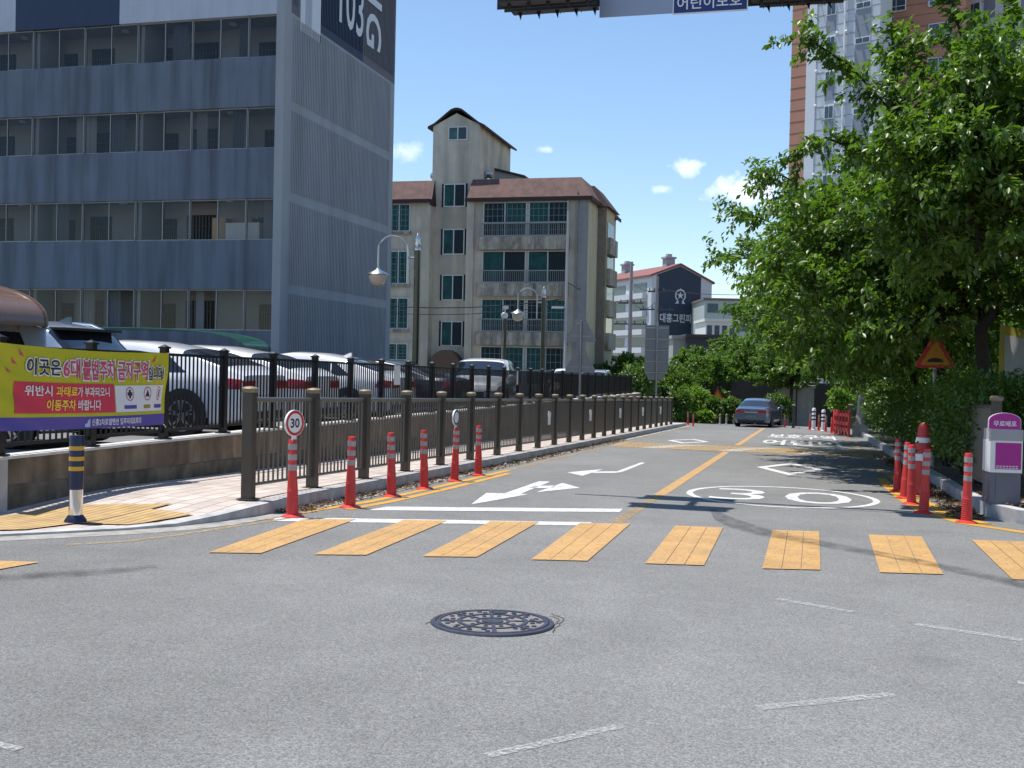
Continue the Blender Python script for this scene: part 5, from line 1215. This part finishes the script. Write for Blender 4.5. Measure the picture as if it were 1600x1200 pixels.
    if kind == 'sedan':
        b = MB(); b.box(-L/2-.016, -L/2-.001, -w_*.42, w_*.42, C.sec(-L/2)[5][1]-.12, C.sec(-L/2)[5][1]-.085); b.build('boot_strip', chrome, T)
    if front:
        b = MB(); b.box(L/2-.01, L/2+.014, -w_*.45, w_*.45, .50, .66); b.build('grille', trim, T)
    if fin:
        x = rear[1]+.28; z = C.sec(x)[9][1]; b = MB(); b.prism([(x-.1, -.02, z-.005), (x+.14, -.02, z-.005), (x-.06, -.02, z+.085), (x-.1, -.02, z+.085)], (0, .04, 0)); b.build('aerial_fin', paint_m, T)
    if rails:
        for sd_ in (1, -1):
            pts = [C.S(x, 6.6) for x in np.linspace(rear[1]+.1, ws[0]-.1, 10)]; b = MB(); b.tube([(p.x, p.y*sd_, p.z+(.045 if 0 < i < 9 else .0)) for i, p in enumerate(pts)], .018, 6); b.build('roof_rail', chrome, T, True)
        b = MB(); x = rear[1]+.02; z = C.sec(x)[9][1]; b.box(x-.20, x+.03, -W*.32, W*.32, z-.045, z-.012); b.build('spoiler', trim, T)
    wr = .35 if kind in ('suv', 'crossover', 'van') else .325; wb = L*.295
    rimm = mat('alloy', (.42, .42, .43), .25, .9)
    for x in (-wb-.02, wb+.04):
        for sd_ in (1, -1):
            yw = C.hw(x)
            a = MB(); pr = [(x+(wr+.075)*cos(t), yw*sd_-.002*sd_, max(C.g*.55, wr+(wr+.075)*sin(t))) for t in np.linspace(-.55, pi+.55, 26)]; a.prism(pr, (0, .012*sd_, 0)); a.build('wheel_arch', trim, T)
            a = MB(); y0 = yw*sd_+.012*sd_; a.lathe([(wr*.68, .0), (wr*.95, .0), (wr, -.03), (wr, -.19), (wr*.6, -.2)] if sd_ > 0 else [(wr*.68, .0), (wr*.95, .0), (wr, .03), (wr, .19), (wr*.6, .2)], (x, y0, wr), 28, 'y'); t_ = a.build('wheel', rubber, T, True)
            a = MB(); e = .004*sd_; n_ = 28
            a.grid([[(x+q*wr*cos(2*pi*i/n_), y0+e, wr+q*wr*sin(2*pi*i/n_)) for i in range(n_+1)] for q in (.70, .62)])
            for k in range(5):
                t = 2*pi*k/5+.3
                for dlt in (-.16, .16):
                    c0 = Vector((x+.1*wr*cos(t), y0+e*1.5, wr+.1*wr*sin(t))); c1 = Vector((x+.64*wr*cos(t+dlt), y0+e*1.2, wr+.64*wr*sin(t+dlt))); a.beam(c0, c1, .016, .016)
            a.lathe([(.06, 0), (.05, .012*sd_), (.01, .014*sd_)], (x, y0, wr), 14, 'y'); a.build('rim', rimm, t_)
    return T
def cpaint(n, c, metal=.0, rough=.28): return mat(n, c, rough, metal, coat=1.0)
silver = cpaint('silver_paint', (.40, .45, .52), .55); pearl = cpaint('pearl_white', (.72, .73, .75)); white2 = cpaint('plain_white', (.76, .76, .75)); redp = cpaint('crimson_paint', (.45, .012, .05)); bluep = cpaint('steel_blue_paint', (.095, .125, .19), .5, .3)
def park(name, lab, xt, y, kind, m, L, rot=pi, **k):
    """tail to the fence: rotz = pi makes the nose point to -X"""
    return car(name, lab, (xt-L/2, y, lot_z(y)), rot, kind, m, **k)
park('parked_suv', 'silver grey suv with roof rails parked behind the yellow banner', -8.75, 12.65, 'suv', silver, 4.7, rails=True)
park('parked_car', 'white crossover parked right of the banner, its rear wheel seen through the fence', -8.42, 16.1, 'crossover', pearl, 4.65, fin=False)
park('parked_car', 'white car with wide red tail lamps, second from the banner', -8.5, 18.45, 'crossover', white2, 4.65, fin=False)
park('parked_car', 'white sedan with shark fin aerial parked before the red car', -8.6, 22.9, 'crossover', white2, 4.65, fin=True)
park('parked_car', 'crimson red car half hidden behind the white sedan', -9.6, 25.1, 'crossover', redp, 4.65, fin=False)
park('parked_car', 'black car between the red car and the white suv that faces the camera', -8.6, 27.3, 'sedan', cpaint('black_paint', (.012, .012, .014)), 4.85, fin=False)
A = atd(722, 600, 31.5); car('parked_car', 'white suv facing the camera behind the black fence', (A.x, A.y+2.2, lot_z(A.y)), radians(-82), 'suv', white2, fin=False, front=True, scale=.96)
A = atd(890, 600, 50); car('parked_van', 'white van seen as a bright roof above the far black fence', (A.x, A.y, lot_z(A.y)), radians(-84), 'van', white2, fin=False, scale=.80)
A = atd(930, 600, 52); car('parked_van', 'silver van right of the white van behind the far black fence', (A.x, A.y, lot_z(A.y)), radians(-86), 'van', silver, fin=False, scale=.80)
A = (gnd(1163, 668)+gnd(1218, 668))/2; car('sedan', 'dark blue sedan stopped at the end of the street, seen from behind', (A.x-.25, A.y+2.2, gz(A.y+2.2)), radians(83), 'sedan', bluep, fin=False, group=None)
# shelters in the car park
def shelter(name, lab, x0, x1, y0, y1, zb, zt, mcol, posts, base):
    T = thing(name, lab, 'shelter', ((x0+x1)/2, y0, base)); n = 26; th = .03
    c = (x0+x1)/2; hw = (x1-x0)/2
    prof = [(c-hw*math.copysign(abs(cos(a))**.62, cos(a)), zb+(zt-zb)*sin(a)**.85) for a in np.linspace(0, pi, n)]
    b = MB(); b.grid([[(x, y, z) for x, z in prof] for y in (y0, y1)]); b.grid([[(x, y, z-.02) for x, z in prof] for y in (y0, y1)]); b.build('canopy', mcol, T, True)
    fr = mat('shelter_frame', (.15, .12, .10), .4, .5); b = MB()
    for y in (y0-.02, y1+.02): b.tube([(x, y, z) for x, z in prof], .025, 6); b.bar((x0, y, zb), (x1, y, zb), .025)
    if 'brown' in name: b.prism([(x, y0+.02, z) for x, z in prof], (0, .01, 0))
    b.build('frame', mcol, T, True)
    b = MB()
    for x in posts:
        for y in (y0+.06, y1-.06): b.bar((x, y, base), (x, y, zb+.03), .04, 8)
    b.build('post', fr, T)
p1 = atd(78, 503, 13.6); p2 = atd(70, 505, 13.6)
p1 = Vector((p1.x-.32, p1.y, p1.z))
shelter('brown_shelter', 'brown arched polycarbonate shelter at the left edge beside the silver suv', p1.x-5.2, p1.x, 11.0, 12.0, p1.z-.03, atd(0, 437, 13.6).z+.04, mat('brown_polycarbonate', (.15, .085, .055), .25, var=.1, coat=.4), (p1.x-.38, p1.x-4.2), lot_z(11))
p1 = atd(398, 546, 29.5)
shelter('green_shelter', 'green arched bicycle shelter at the foot of the blue grey block', p1.x-8.6, p1.x, 26.2, 27.6, p1.z, atd(300, 514, 29.5).z, mat('green_polycarbonate', (.015, .075, .055), .2, var=.15, coat=.3), (p1.x-.3, p1.x-.9, p1.x-4, p1.x-8), lot_z(27))

# ================================================================== TREES AND SHRUBS
bark = mat('bark', (.030, .025, .021), .9, var=.3, vscale=8, bump=.6, bscale=30)
L_near = leaf_mat('cherry_leaf', (.042, .098, .015), (.135, .215, .038), .42, .5)
L_far = leaf_mat('far_leaf', (.055, .115, .020), (.125, .205, .038), .36, .3)
L_hedge = leaf_mat('hedge_leaf', (.045, .095, .014), (.105, .175, .028), .32, .45)
L_fresh = leaf_mat('fresh_leaf', (.10, .19, .02), (.16, .25, .035), .4, .3)
def unit(a): return a/np.maximum(np.linalg.norm(a, axis=-1, keepdims=True), 1e-9)
def leaf_mesh(name, base, axis, size, m, parent, rng, wid=.5, up=None, org=(0, 0, 0)):
    """folded two-triangle leaves: base points, unit axis, lengths"""
    n = len(base); upv = rng.normal(0, .45, (n, 3)); upv[:, 2] += 1.0
    if up is not None: upv = up+rng.normal(0, .35, (n, 3))
    side = unit(np.cross(axis, upv)); nor = unit(np.cross(side, axis)); s = size[:, None]
    mid = base+axis*s*.5
    V = np.empty((n, 4, 3), np.float32)
    V[:, 0] = base; V[:, 1] = mid+side*s*wid*.5+nor*s*.07; V[:, 2] = base+axis*s-nor*s*.10; V[:, 3] = mid-side*s*wid*.5+nor*s*.07
    V -= np.array(org, np.float32)
    me = bpy.data.meshes.new(name); me.vertices.add(n*4); me.vertices.foreach_set('co', V.reshape(-1))
    idx = (np.arange(n)*4)[:, None]+np.array([0, 1, 2, 0, 2, 3])[None]; idx = idx.reshape(-1).astype(np.int32)
    me.loops.add(n*6); me.loops.foreach_set('vertex_index', idx); me.polygons.add(n*2)
    me.polygons.foreach_set('loop_start', np.arange(0, n*6, 3, dtype=np.int32)); me.polygons.foreach_set('loop_total', np.full(n*2, 3, np.int32))
    me.update(calc_edges=True); me.materials.append(m)
    o = bpy.data.objects.new(name, me); COL.objects.link(o)
    if parent: o.parent = parent
    return o
def tree(label, pos, blobs, n_cl, lpc, lsize, seed, m, name='leafy_tree', tr=.13, shoot=.7, limbs=(), group=None, tb=None, droop=.55, cat='tree'):
    """blobs: (centre, radii, weight) ellipsoids of the crown in world space; limbs: extra long shoots (list of world points)"""
    rng = np.random.default_rng(seed); pos = np.array(pos, float)
    T = thing(name, label, cat, tuple(pos), group)
    pts = []; wsum = sum(b[2] for b in blobs)
    for c, r, wt_ in blobs:
        k = int(n_cl*wt_/wsum); d = unit(rng.normal(size=(k, 3))); rad = rng.random(k)**(1/2.3)
        pts.append(np.array(c)+d*np.array(r)*rad[:, None]*(1+.10*rng.normal(size=(k, 1))))
    pts = np.concatenate(pts)
    fork = np.array(tb if tb is not None else pos+np.array([0, 0, 1.6]))
    nodes = [pos, pos+(fork-pos)*.5+rng.normal(0, .04, 3), fork]; par = [-1, 0, 1]; tips = []
    for L_ in limbs:
        pr = int(np.argmin(np.linalg.norm(np.array(nodes)-np.array(L_[0]), axis=1)))
        for q in L_: nodes.append(np.array(q, float)); par.append(pr); pr = len(nodes)-1; 
    order = np.argsort(np.linalg.norm(pts-fork, axis=1)); K = len(pts)
    N_ = np.zeros((len(nodes)+2*K, 3)); N_[:len(nodes)] = nodes; cnt = len(nodes)
    for i in order:
        q = pts[i]; d = np.linalg.norm(N_[2:cnt]-q, axis=1)+.25*np.maximum(0, N_[2:cnt, 2]-q[2]); j = int(np.argmin(d))+2
        L_ = np.linalg.norm(q-N_[j])
        if L_ > .9:
            mid = (q+N_[j])/2+rng.normal(0, .08*L_, 3)*np.array([1, 1, .6])+np.array([0, 0, .08*L_]); N_[cnt] = mid; par.append(j); j = cnt; cnt += 1
        N_[cnt] = q; par.append(j); tips.append(cnt); cnt += 1
    N_ = N_[:cnt]; w_ = np.zeros(cnt); w_[tips] = 1; nl = sum(len(q) for q in limbs)
    for i in range(cnt-1, 0, -1): w_[par[i]] += max(w_[i], .5)
    rad = tr*(np.maximum(w_, .5)/w_[0])**.52; rad = np.maximum(rad, .006); rad[3:3+nl] = np.maximum(rad[3:3+nl], .022)
    b = MB(); rad[0] = tr*1.25
    for i in range(1, cnt):
        b.bar(N_[par[i]], N_[i], float(rad[par[i]] if par[i] < 3 else min(rad[par[i]], rad[i]*1.5)), 7 if rad[i] > .03 else 4, float(rad[i]), cap=False)
    b.build('trunk', bark, T, True, fix=False)
    # leaf shoots
    P0 = []; AX = []
    tipc = N_[tips]; pp = N_[np.array(par)[tips]]; dv = unit(tipc-pp+rng.normal(0, .15, tipc.shape)); dv[:, 2] = dv[:, 2]*.6+.12; dv = unit(dv)
    extra = [(np.array(a), unit(np.array(c)-np.array(a))) for L_ in limbs for a, c in zip(L_[:-1], L_[1:])]
    B = [tipc]; D = [dv]
    for a, d in extra:
        k = 10; L_ = 1.0
        B.append(a+d*np.linspace(0, 1.0, k)[:, None]*rng.uniform(.6, 1.1)); D.append(unit(d+rng.normal(0, .8, (k, 3))))
    B = np.concatenate(B); D = np.concatenate(D); n = len(B)
    t = rng.random((n, lpc)); Ls = shoot*rng.uniform(.6, 1.25, (n, 1)); pos_ = B[:, None]+D[:, None]*(t*Ls)[..., None]-np.array([0, 0, 1])*(t**2*Ls*.18)[..., None]+rng.normal(0, .05, (n, lpc, 3))
    side = unit(np.cross(D, rng.normal(size=D.shape)))[:, None]; sgn = rng.choice([-1, 1], (n, lpc))[..., None]
    ax = D[:, None]*.55+side*sgn*.8+rng.normal(0, .35, (n, lpc, 3)); ax[..., 2] -= droop*rng.uniform(.3, 1.3, (n, lpc)); ax = unit(ax)
    sz = lsize*rng.uniform(.65, 1.25, n*lpc)
    leaf_mesh('crown', pos_.reshape(-1, 3), ax.reshape(-1, 3), sz, m, T, rng, .5, org=tuple(pos))
    return T
def W(px, py, d): return tuple(atd(px, py, d))
zk = lambda y: gz(y)+.14
# roadside row on the right (nearest first)
tree('nearest cherry tree at the upper right, branches reaching over the crosswalk side', (4.0, 17.3, zk(17.3)),
     [((4.1, 16.9, 4.9), (1.7, 1.7, 1.3), 1.2), ((2.6, 17.2, 4.5), (1.6, 1.6, .9), 1.0), ((4.4, 16.6, 3.7), (1.8, 1.6, .9), .7), ((1.8, 17.8, 3.7), (1.1, 1.4, .7), .5), ((2.5, 17.0, 5.6), (.95, 1.0, .75), .42), ((1.6, 17.4, 4.9), (.75, .8, .5), .25), ((3.6, 17.0, 3.3), (1.0, 1.0, .4), .15)], 960, 38, .14, 11, L_near, name='cherry_tree', tr=.10,
     limbs=[[W(1530, 330, 18), W(1450, 250, 17.6), W(1385, 165, 17.4), W(1330, 105, 17.3), W(1262, 60, 17.2)], [W(1420, 205, 17.5), W(1400, 120, 17.5), W(1392, 35, 17.5)], [W(1585, 300, 16.5), W(1530, 150, 16.4), W(1500, 50, 16.4), W(1470, -60, 16.4)], [W(1480, 330, 17.5), W(1380, 250, 17.8), W(1290, 215, 17.8), W(1238, 245, 17.8)], [W(1590, 260, 16.5), W(1560, 130, 16.4), W(1580, 40, 16.4)], [W(1480, 260, 17), W(1440, 170, 17), W(1430, 110, 17)]], tb=(3.7, 17.3, 2.9), shoot=.6, droop=.7)
tree('second cherry tree whose crown spreads lowest over the right lane', (3.1, 20.6, zk(20.6)),
     [((2.3, 21, 4.4), (2.1, 2.2, 1.4), 1.2), ((.9, 21.5, 3.9), (1.7, 1.9, 1.1), 1.0), ((1.5, 20.6, 2.6), (1.6, 1.6, .65), .6), ((3.4, 20.6, 3.0), (1.3, 1.0, .6), .3), ((.2, 22.5, 3.1), (1.2, 1.8, .7), .4)], 960, 37, .142, 12, L_near, name='cherry_tree', tr=.11,
     limbs=[[W(1420, 380, 22), W(1330, 340, 22), W(1250, 290, 22.2), W(1215, 270, 22.2)], [W(1380, 430, 21.5), W(1300, 360, 22), W(1265, 300, 22)], [W(1420, 500, 19.5), W(1340, 515, 19.3), W(1285, 545, 19.2)]], tb=(2.9, 20.6, 2.3), droop=.75)
tree('third cherry tree of the right row, crown leaning out over the centre line', (3.1, 25.3, zk(25.3)),
     [((1.5, 26, 4.4), (2.3, 2.5, 1.4), 1.1), ((.2, 26.5, 3.9), (1.7, 2.2, 1.1), .9), ((1.0, 25.5, 2.4), (1.9, 2.2, .65), .6), ((3.0, 25, 2.5), (1.6, 1.8, .8), .5), ((.2, 28.5, 3.2), (1.4, 1.8, .8), .4)], 940, 36, .155, 13, L_near, name='cherry_tree', tr=.11,
     limbs=[[W(1260, 400, 27), W(1200, 345, 27.5), W(1150, 328, 27.5)], [W(1240, 430, 28), W(1180, 405, 28), W(1136, 402, 28)], [W(1280, 480, 26), W(1220, 500, 26), W(1180, 500, 26)]], tb=(2.7, 25.3, 2.0), droop=.75)
tree('fourth cherry tree of the right row, low dark crown past the speed hump', (3.1, 31, zk(31)),
     [((1.6, 31.5, 3.9), (2.5, 2.8, 1.4), 1.1), ((.3, 32.5, 3.6), (1.6, 2.4, 1.1), .7), ((1.2, 31, 2.2), (2.2, 2.6, .6), .6), ((3.4, 31, 2.4), (1.6, 2, .9), .5)], 800, 33, .175, 14, L_near, name='cherry_tree', tr=.11, tb=(2.7, 31, 1.6), droop=.7,
     limbs=[[W(1260, 470, 33), W(1200, 460, 33.5), W(1155, 470, 34)]])
tree('fifth cherry tree of the right row, beside the far kerb', (3.3, 38, zk(38)), [((1.8, 38.5, 3.4), (2.8, 3.2, 1.5), 1), ((1.0, 38, 2.0), (2.2, 2.8, .6), .5), ((4.0, 38, 2.0), (1.8, 2, 1), .4)], 560, 29, .20, 15, L_near, name='cherry_tree', tr=.11, tb=(2.9, 38, 1.2))
tree('sixth cherry tree of the right row, above the far bronze fence', (3.6, 47, zk(47)), [((2.4, 47.5, 3.0), (2.8, 3.2, 1.6), 1), ((3.2, 47, 1.6), (2.2, 2.4, .8), .4)], 420, 24, .21, 16, L_near, name='cherry_tree', tr=.11, tb=(3.2, 47, .9))
tree('tree behind the hedge at the right edge, half hiding the hung banner', (6.2, 20.5, zk(20)), [((6.0, 20.5, 4.2), (2.2, 2.0, 1.9), 1), ((5.4, 20.2, 2.6), (1.7, 1.3, .6), .35)], 480, 22, .14, 17, L_near, name='cherry_tree', tr=.16, tb=(5.8, 20.5, 2.0))
tree('dark tree standing behind the warning triangles', (6.0, 27, zk(27)), [((5.6, 27, 4.0), (2.2, 2.6, 2.2), 1), ((5.2, 27, 1.6), (1.7, 2.0, 1.2), .6)], 460, 22, .17, 18, L_near, name='cherry_tree', tr=.15, tb=(5.6, 27, 1.2))
tree('dark tree behind the right row, deep in the shade', (6.2, 36, zk(36)), [((5.8, 36, 3.6), (2.4, 3.2, 2.4), 1), ((5.2, 36, 1.2), (2, 2.4, 1.2), .6)], 420, 22, .2, 19, L_near, name='cherry_tree', tr=.15, tb=(5.8, 36, 1.0))
# far trees beyond the junction
def ftree(px, pt, pb, d, wpx, lab, seed, m=L_far, n=300, ls=.24, base=None):
    C_ = atd(px, (pt+pb)/2, d); hw = wpx/2/FPX*d; hz = (pb-pt)/2/FPX*d*.92; zb = base if base is not None else gz(min(C_.y, 62))-.1
    c = (C_.x, C_.y, C_.z); rr = random.Random(seed)
    bl = [((c[0]+rr.uniform(-.45, .45)*hw, c[1]+rr.uniform(-.8, .8), c[2]+rr.uniform(-.4, .35)*hz), (hw*rr.uniform(.5, .75), hw*.7, hz*rr.uniform(.45, .7)), 1) for _ in range(5)]+[(c, (hw*.85, hw*.8, hz*.7), 1)]
    return tree(lab, (C_.x, C_.y, zb), bl, n, 30, ls, seed, m, tr=.10, shoot=.5, tb=(C_.x, C_.y, max(zb+.5, c[2]-hz*.9)), group='trees beyond the junction')
ftree(985, 538, 634, 66, 90, 'dark green tree under the left utility pole behind the fence end', 31, ls=.26)
ftree(1048, 548, 650, 70, 90, 'leafy tree right of the tall grey road sign', 32, n=260)
ftree(1108, 532, 642, 72, 120, 'bright green tree in the middle of the far hedge line', 33, n=360)
ftree(1172, 512, 632, 74, 120, 'tall bright tree directly behind the blue sedan', 34, n=380)
ftree(1238, 520, 614, 66, 120, 'spreading tree over the grey gate pillars', 35, n=380)
ftree(1300, 504, 606, 62, 110, 'dark tree above the far bronze fence, right of the gate', 36, n=360)
ftree(1345, 520, 640, 60, 60, 'narrow bright tree behind the red barrier', 37, L_fresh, 200)
ftree(1085, 536, 590, 92, 60, 'small pale tree before the dark annex', 38, n=160, ls=.3)
ftree(1145, 512, 580, 100, 90, 'distant tree crown to the right of the dark annex', 39, n=200, ls=.34)
def shrub(label, c, r, n, ls, seed, m, group, name='shrub', cat='shrub', stems=True):
    rng = np.random.default_rng(seed); zb = c[2]-r[2]
    T = thing(name, label, cat, (c[0], c[1], zb), group)
    d = unit(rng.normal(size=(n, 3))); d[:, 2] = np.where(d[:, 2] < -.5, -d[:, 2], d[:, 2]); rad = 1-.6*rng.random(n)**1.7
    sg = np.sign(d)*np.abs(d)**.75; ph = rng.uniform(0, 6, 3)
    lump = 1+.15*np.sin(5*d[:, :1]+ph[0])*np.sin(6*d[:, 1:2]+ph[1])+.11*np.sin(9*d[:, 2:]+7*d[:, :1]+ph[2])+.07*rng.normal(size=(n, 1))
    P = np.array(c)+sg*np.array(r)*rad[:, None]*lump; P[:, 2] = np.maximum(P[:, 2], zb+.03)
    ax = unit(d*.7+rng.normal(0, .7, (n, 3))+np.array([0, 0, -.1])); up = d+np.array([0, 0, .5])
    o = leaf_mesh('foliage', P, ax, ls*rng.uniform(.6, 1.3, n), m, T, rng, .55, up=up, org=(c[0], c[1], zb))
    b = MB()
    for k in range(9):
        a = rng.uniform(0, 6.28); q = (c[0]+r[0]*.55*cos(a), c[1]+r[1]*.55*sin(a), c[2]+r[2]*rng.uniform(0, .6)); b.bar((c[0]+.25*r[0]*cos(a), c[1]+.25*r[1]*sin(a), zb), q, .025, 5, .008, cap=False)
    b.build('stem', bark, T)
    return T
HG = 'hedge bushes along the right kerb'
hs = [((2.88, 18.75), (1.0, 1.35, .90), 9000, .075, 'nearest rounded hedge bush behind the road cone'), ((3.85, 17.5), (.95, 1.1, .95), 8000, .075, 'dark hedge bush behind the magazine box at the right edge'),
      ((2.98, 21.2), (.95, 1.4, .85), 6000, .08, 'second hedge bush from the crosswalk along the right kerb'), ((2.98, 23.9), (.95, 1.6, .85), 6000, .085, 'third hedge bush along the right kerb, under the warning triangles'),
      ((3.0, 27.2), (.9, 2.0, .85), 5000, .10, 'fourth hedge bush along the right kerb beside the hump approach'), ((3.0, 31.4), (.9, 2.4, .9), 5000, .11, 'fifth hedge bush along the right kerb beside the speed hump'), ((3.05, 36.5), (.95, 2.9, .95), 4500, .13, 'sixth hedge bush along the right kerb past the speed hump'),
      ((3.1, 42.5), (1.0, 3.3, 1.0), 4000, .15, 'seventh hedge bush along the right kerb near the far fence'), ((3.2, 49.5), (1.0, 3.6, 1.0), 3500, .17, 'last hedge bush along the right kerb at the junction'), ((5.2, 23), (1.2, 2.5, 1.2), 5000, .10, 'back row bush in deep shade behind the second hedge bush'), ((5.2, 30), (1.3, 4, 1.3), 4500, .13, 'long back row bush in shade behind the speed hump hedge')]
for i, ((x, y), r, n, ls, lab) in enumerate(hs):
    shrub(lab, (x, y, zk(y)+r[2]), r, n, ls, 50+i, L_hedge, HG, 'hedge_bush', 'hedge')
FS = 'shrubs beyond the junction'
for i, (px, py, d, wpx, hpx, m, lab) in enumerate(((1092, 634, 62, 40, 52, L_fresh, 'yellow green shrub left of the small warning triangle'), (1062, 640, 60, 34, 60, L_far, 'tall shrub at the end of the left fence'), (1118, 642, 60.5, 30, 36, L_hedge, 'dark clipped shrub below the small warning triangle'),
                                           (1141, 643, 60, 30, 36, L_far, 'shrub left of the blue sedan'), (1103, 655, 59.5, 24, 22, L_fresh, 'low pale shrub in front of the far hedge'), (1316, 628, 58, 40, 40, L_fresh, 'bright shrub at the corner of the far bronze fence'), (1215, 640, 64, 40, 46, L_hedge, 'dark shrub behind the short bronze fence'), (1000, 600, 58, 60, 60, L_hedge, 'dark shrub mass behind the end of the black fence'))):
    c = atd(px, py, d); r = (wpx/2/FPX*d, wpx/2/FPX*d*.9, hpx/2/FPX*d)
    shrub(lab, (c.x, c.y, c.z), r, 2600, .16, 80+i, m, FS)
# gate, wall and other bits at the junction
def gate():
    cw = mat('pillar_concrete', (.40, .385, .36), .85, var=.12, streak=.2); dkw = mat('dark_gate', (.03, .028, .026), .6)
    A = atd(1258, 655, 68); B = atd(1228, 655, 68)
    for i, (a, w_, lab) in enumerate(((A, .5, 'pale concrete gate pillar right of the sedan'), (B, .55, 'grey concrete gate pillar nearest the sedan'))):
        b = MB(); z0 = gz(62)-.6; b.box(a.x-w_, a.x+w_, a.y-.5, a.y+.5, z0, atd(1258, 606, 68).z); b.box(a.x-w_-.1, a.x+w_+.1, a.y-.6, a.y+.6, atd(1258, 606, 68).z, atd(1258, 602, 68).z)
        tag(b.build('gate_pillar', cw, None, org=(a.x, a.y, z0)), lab, 'pillar')
    T = thing('boundary_wall', 'dark boundary wall and gate behind the sedan under the trees', 'wall', (A.x, 71, gz(62)-.6))
    b = MB(); b.box(-8, 12, 72, 72.3, gz(62)-.8, atd(1258, 598, 70).z); b.build('wall_panel', mat('wall_dark_grey', (.05, .047, .045), .85, var=.2), T)
    b = MB()
    for i in range(18): x = A.x+.8+i*.14; b.box(x, x+.07, 69.9, 69.95, gz(62)-.6, atd(1290, 603, 68).z)
    b.box(A.x+.7, A.x+3.4, 69.86, 69.9, gz(62)-.2, gz(62)-.1); b.build('gate_bars', dkw, T)
gate()
def barrier():
    p = gnd(1303, 677); q = gnd(1326, 682); T = thing('traffic_barrier', 'red plastic traffic barrier of upright posts at the far right kerb', 'barrier', (p.x, p.y, gz(p.y)))
    for k in range(6):
        c = p.lerp(q, k/5); b = MB(); b.lathe([(.10, 0), (.10, .04), (.055, .07), (.05, 1.0), (.03, 1.03), (.01, 1.03)], (c.x, c.y, gz(c.y)), 10); b.build('upright', red_pl, T, True)
    b = MB()
    for h in (.25, .5, .85): b.beam((p.x, p.y, gz(p.y)+h), (q.x, q.y, gz(q.y)+h), .03, .07)
    b.build('rail', red_pl, T)
    c = gnd(1344, 676, .15); b = MB(); b.box(c.x-.3, c.x+.3, c.y-.3, c.y+.3, gz(c.y), gz(c.y)+.5); b.lathe([(.2, .5), (.14, 1.2), (.10, 1.7), (.02, 1.75)], (c.x, c.y, gz(c.y)), 12); tag(b.build('concrete_block', concrete, None, org=(c.x, c.y, gz(c.y))), 'pale concrete block with stub post right of the red barrier', 'block')
barrier()
def hung_banner():
    A = atd(1563, 506, 20.5); B = atd(1640, 512, 20.5); T = thing('banner', 'yellow edged white banner hanging in the tree at the right edge', 'banner', tuple(A)); h = 1.05; n = 20
    wv = lambda s, t: Vector((0, .05*sin(9*s+3*t), -.06*sin(pi*s)))
    G = lambda s0, s1, t0, t1, o: [[tuple(A.lerp(B, s0+(s1-s0)*i/n)+Vector((0, o, -h*(t0+(t1-t0)*j/6)))+wv(s0+(s1-s0)*i/n, t0+(t1-t0)*j/6)) for i in range(n+1)] for j in range(7)]
    b = MB(); b.grid(G(0, 1, 0, 1, 0)); b.build('cloth', mat('banner_dull_yellow', (.48, .42, .06), .6), T, True)
    b = MB(); b.grid(G(.10, 1, .16, .95, -.012)); b.build('white_panel', mat('banner_dull_white', (.5, .52, .55), .6), T, True)
hung_banner()
# fallen leaves in the gutters
def litter(name, xs, ys, n, seed, dz=.012):
    rng = np.random.default_rng(seed); y = ys[0]+(ys[1]-ys[0])*rng.random(n)**1.4; x = xs[0]+(xs[1]-xs[0])*rng.beta(1.3, 2.2, n) if xs[1] > xs[0] else xs[0]+(xs[1]-xs[0])*rng.beta(1.3, 2.2, n)
    P = np.stack([x, y, -SL*y+dz+.02*rng.random(n)], 1); ax = rng.normal(size=(n, 3)); ax[:, 2] *= .25; ax = unit(ax)
    o = leaf_mesh(name, P, ax, rng.uniform(.03, .075, n), LIT, None, rng, .6); tag(o, None, None, None, 'stuff'); o['label'] = 'dry brown fallen leaves lying along the kerb gutter'; return o
LIT = leaf_mat('dry_leaf', (.045, .028, .018), (.20, .12, .07), .1, .2)
litter('fallen_leaves', (-5.60, -5.25), (11.0, 34), 2600, 5); litter('fallen_leaves', (2.15, 1.7), (14.4, 30), 2400, 6); litter('fallen_leaves', (3.0, 2.3), (14.6, 20), 700, 8, .18)
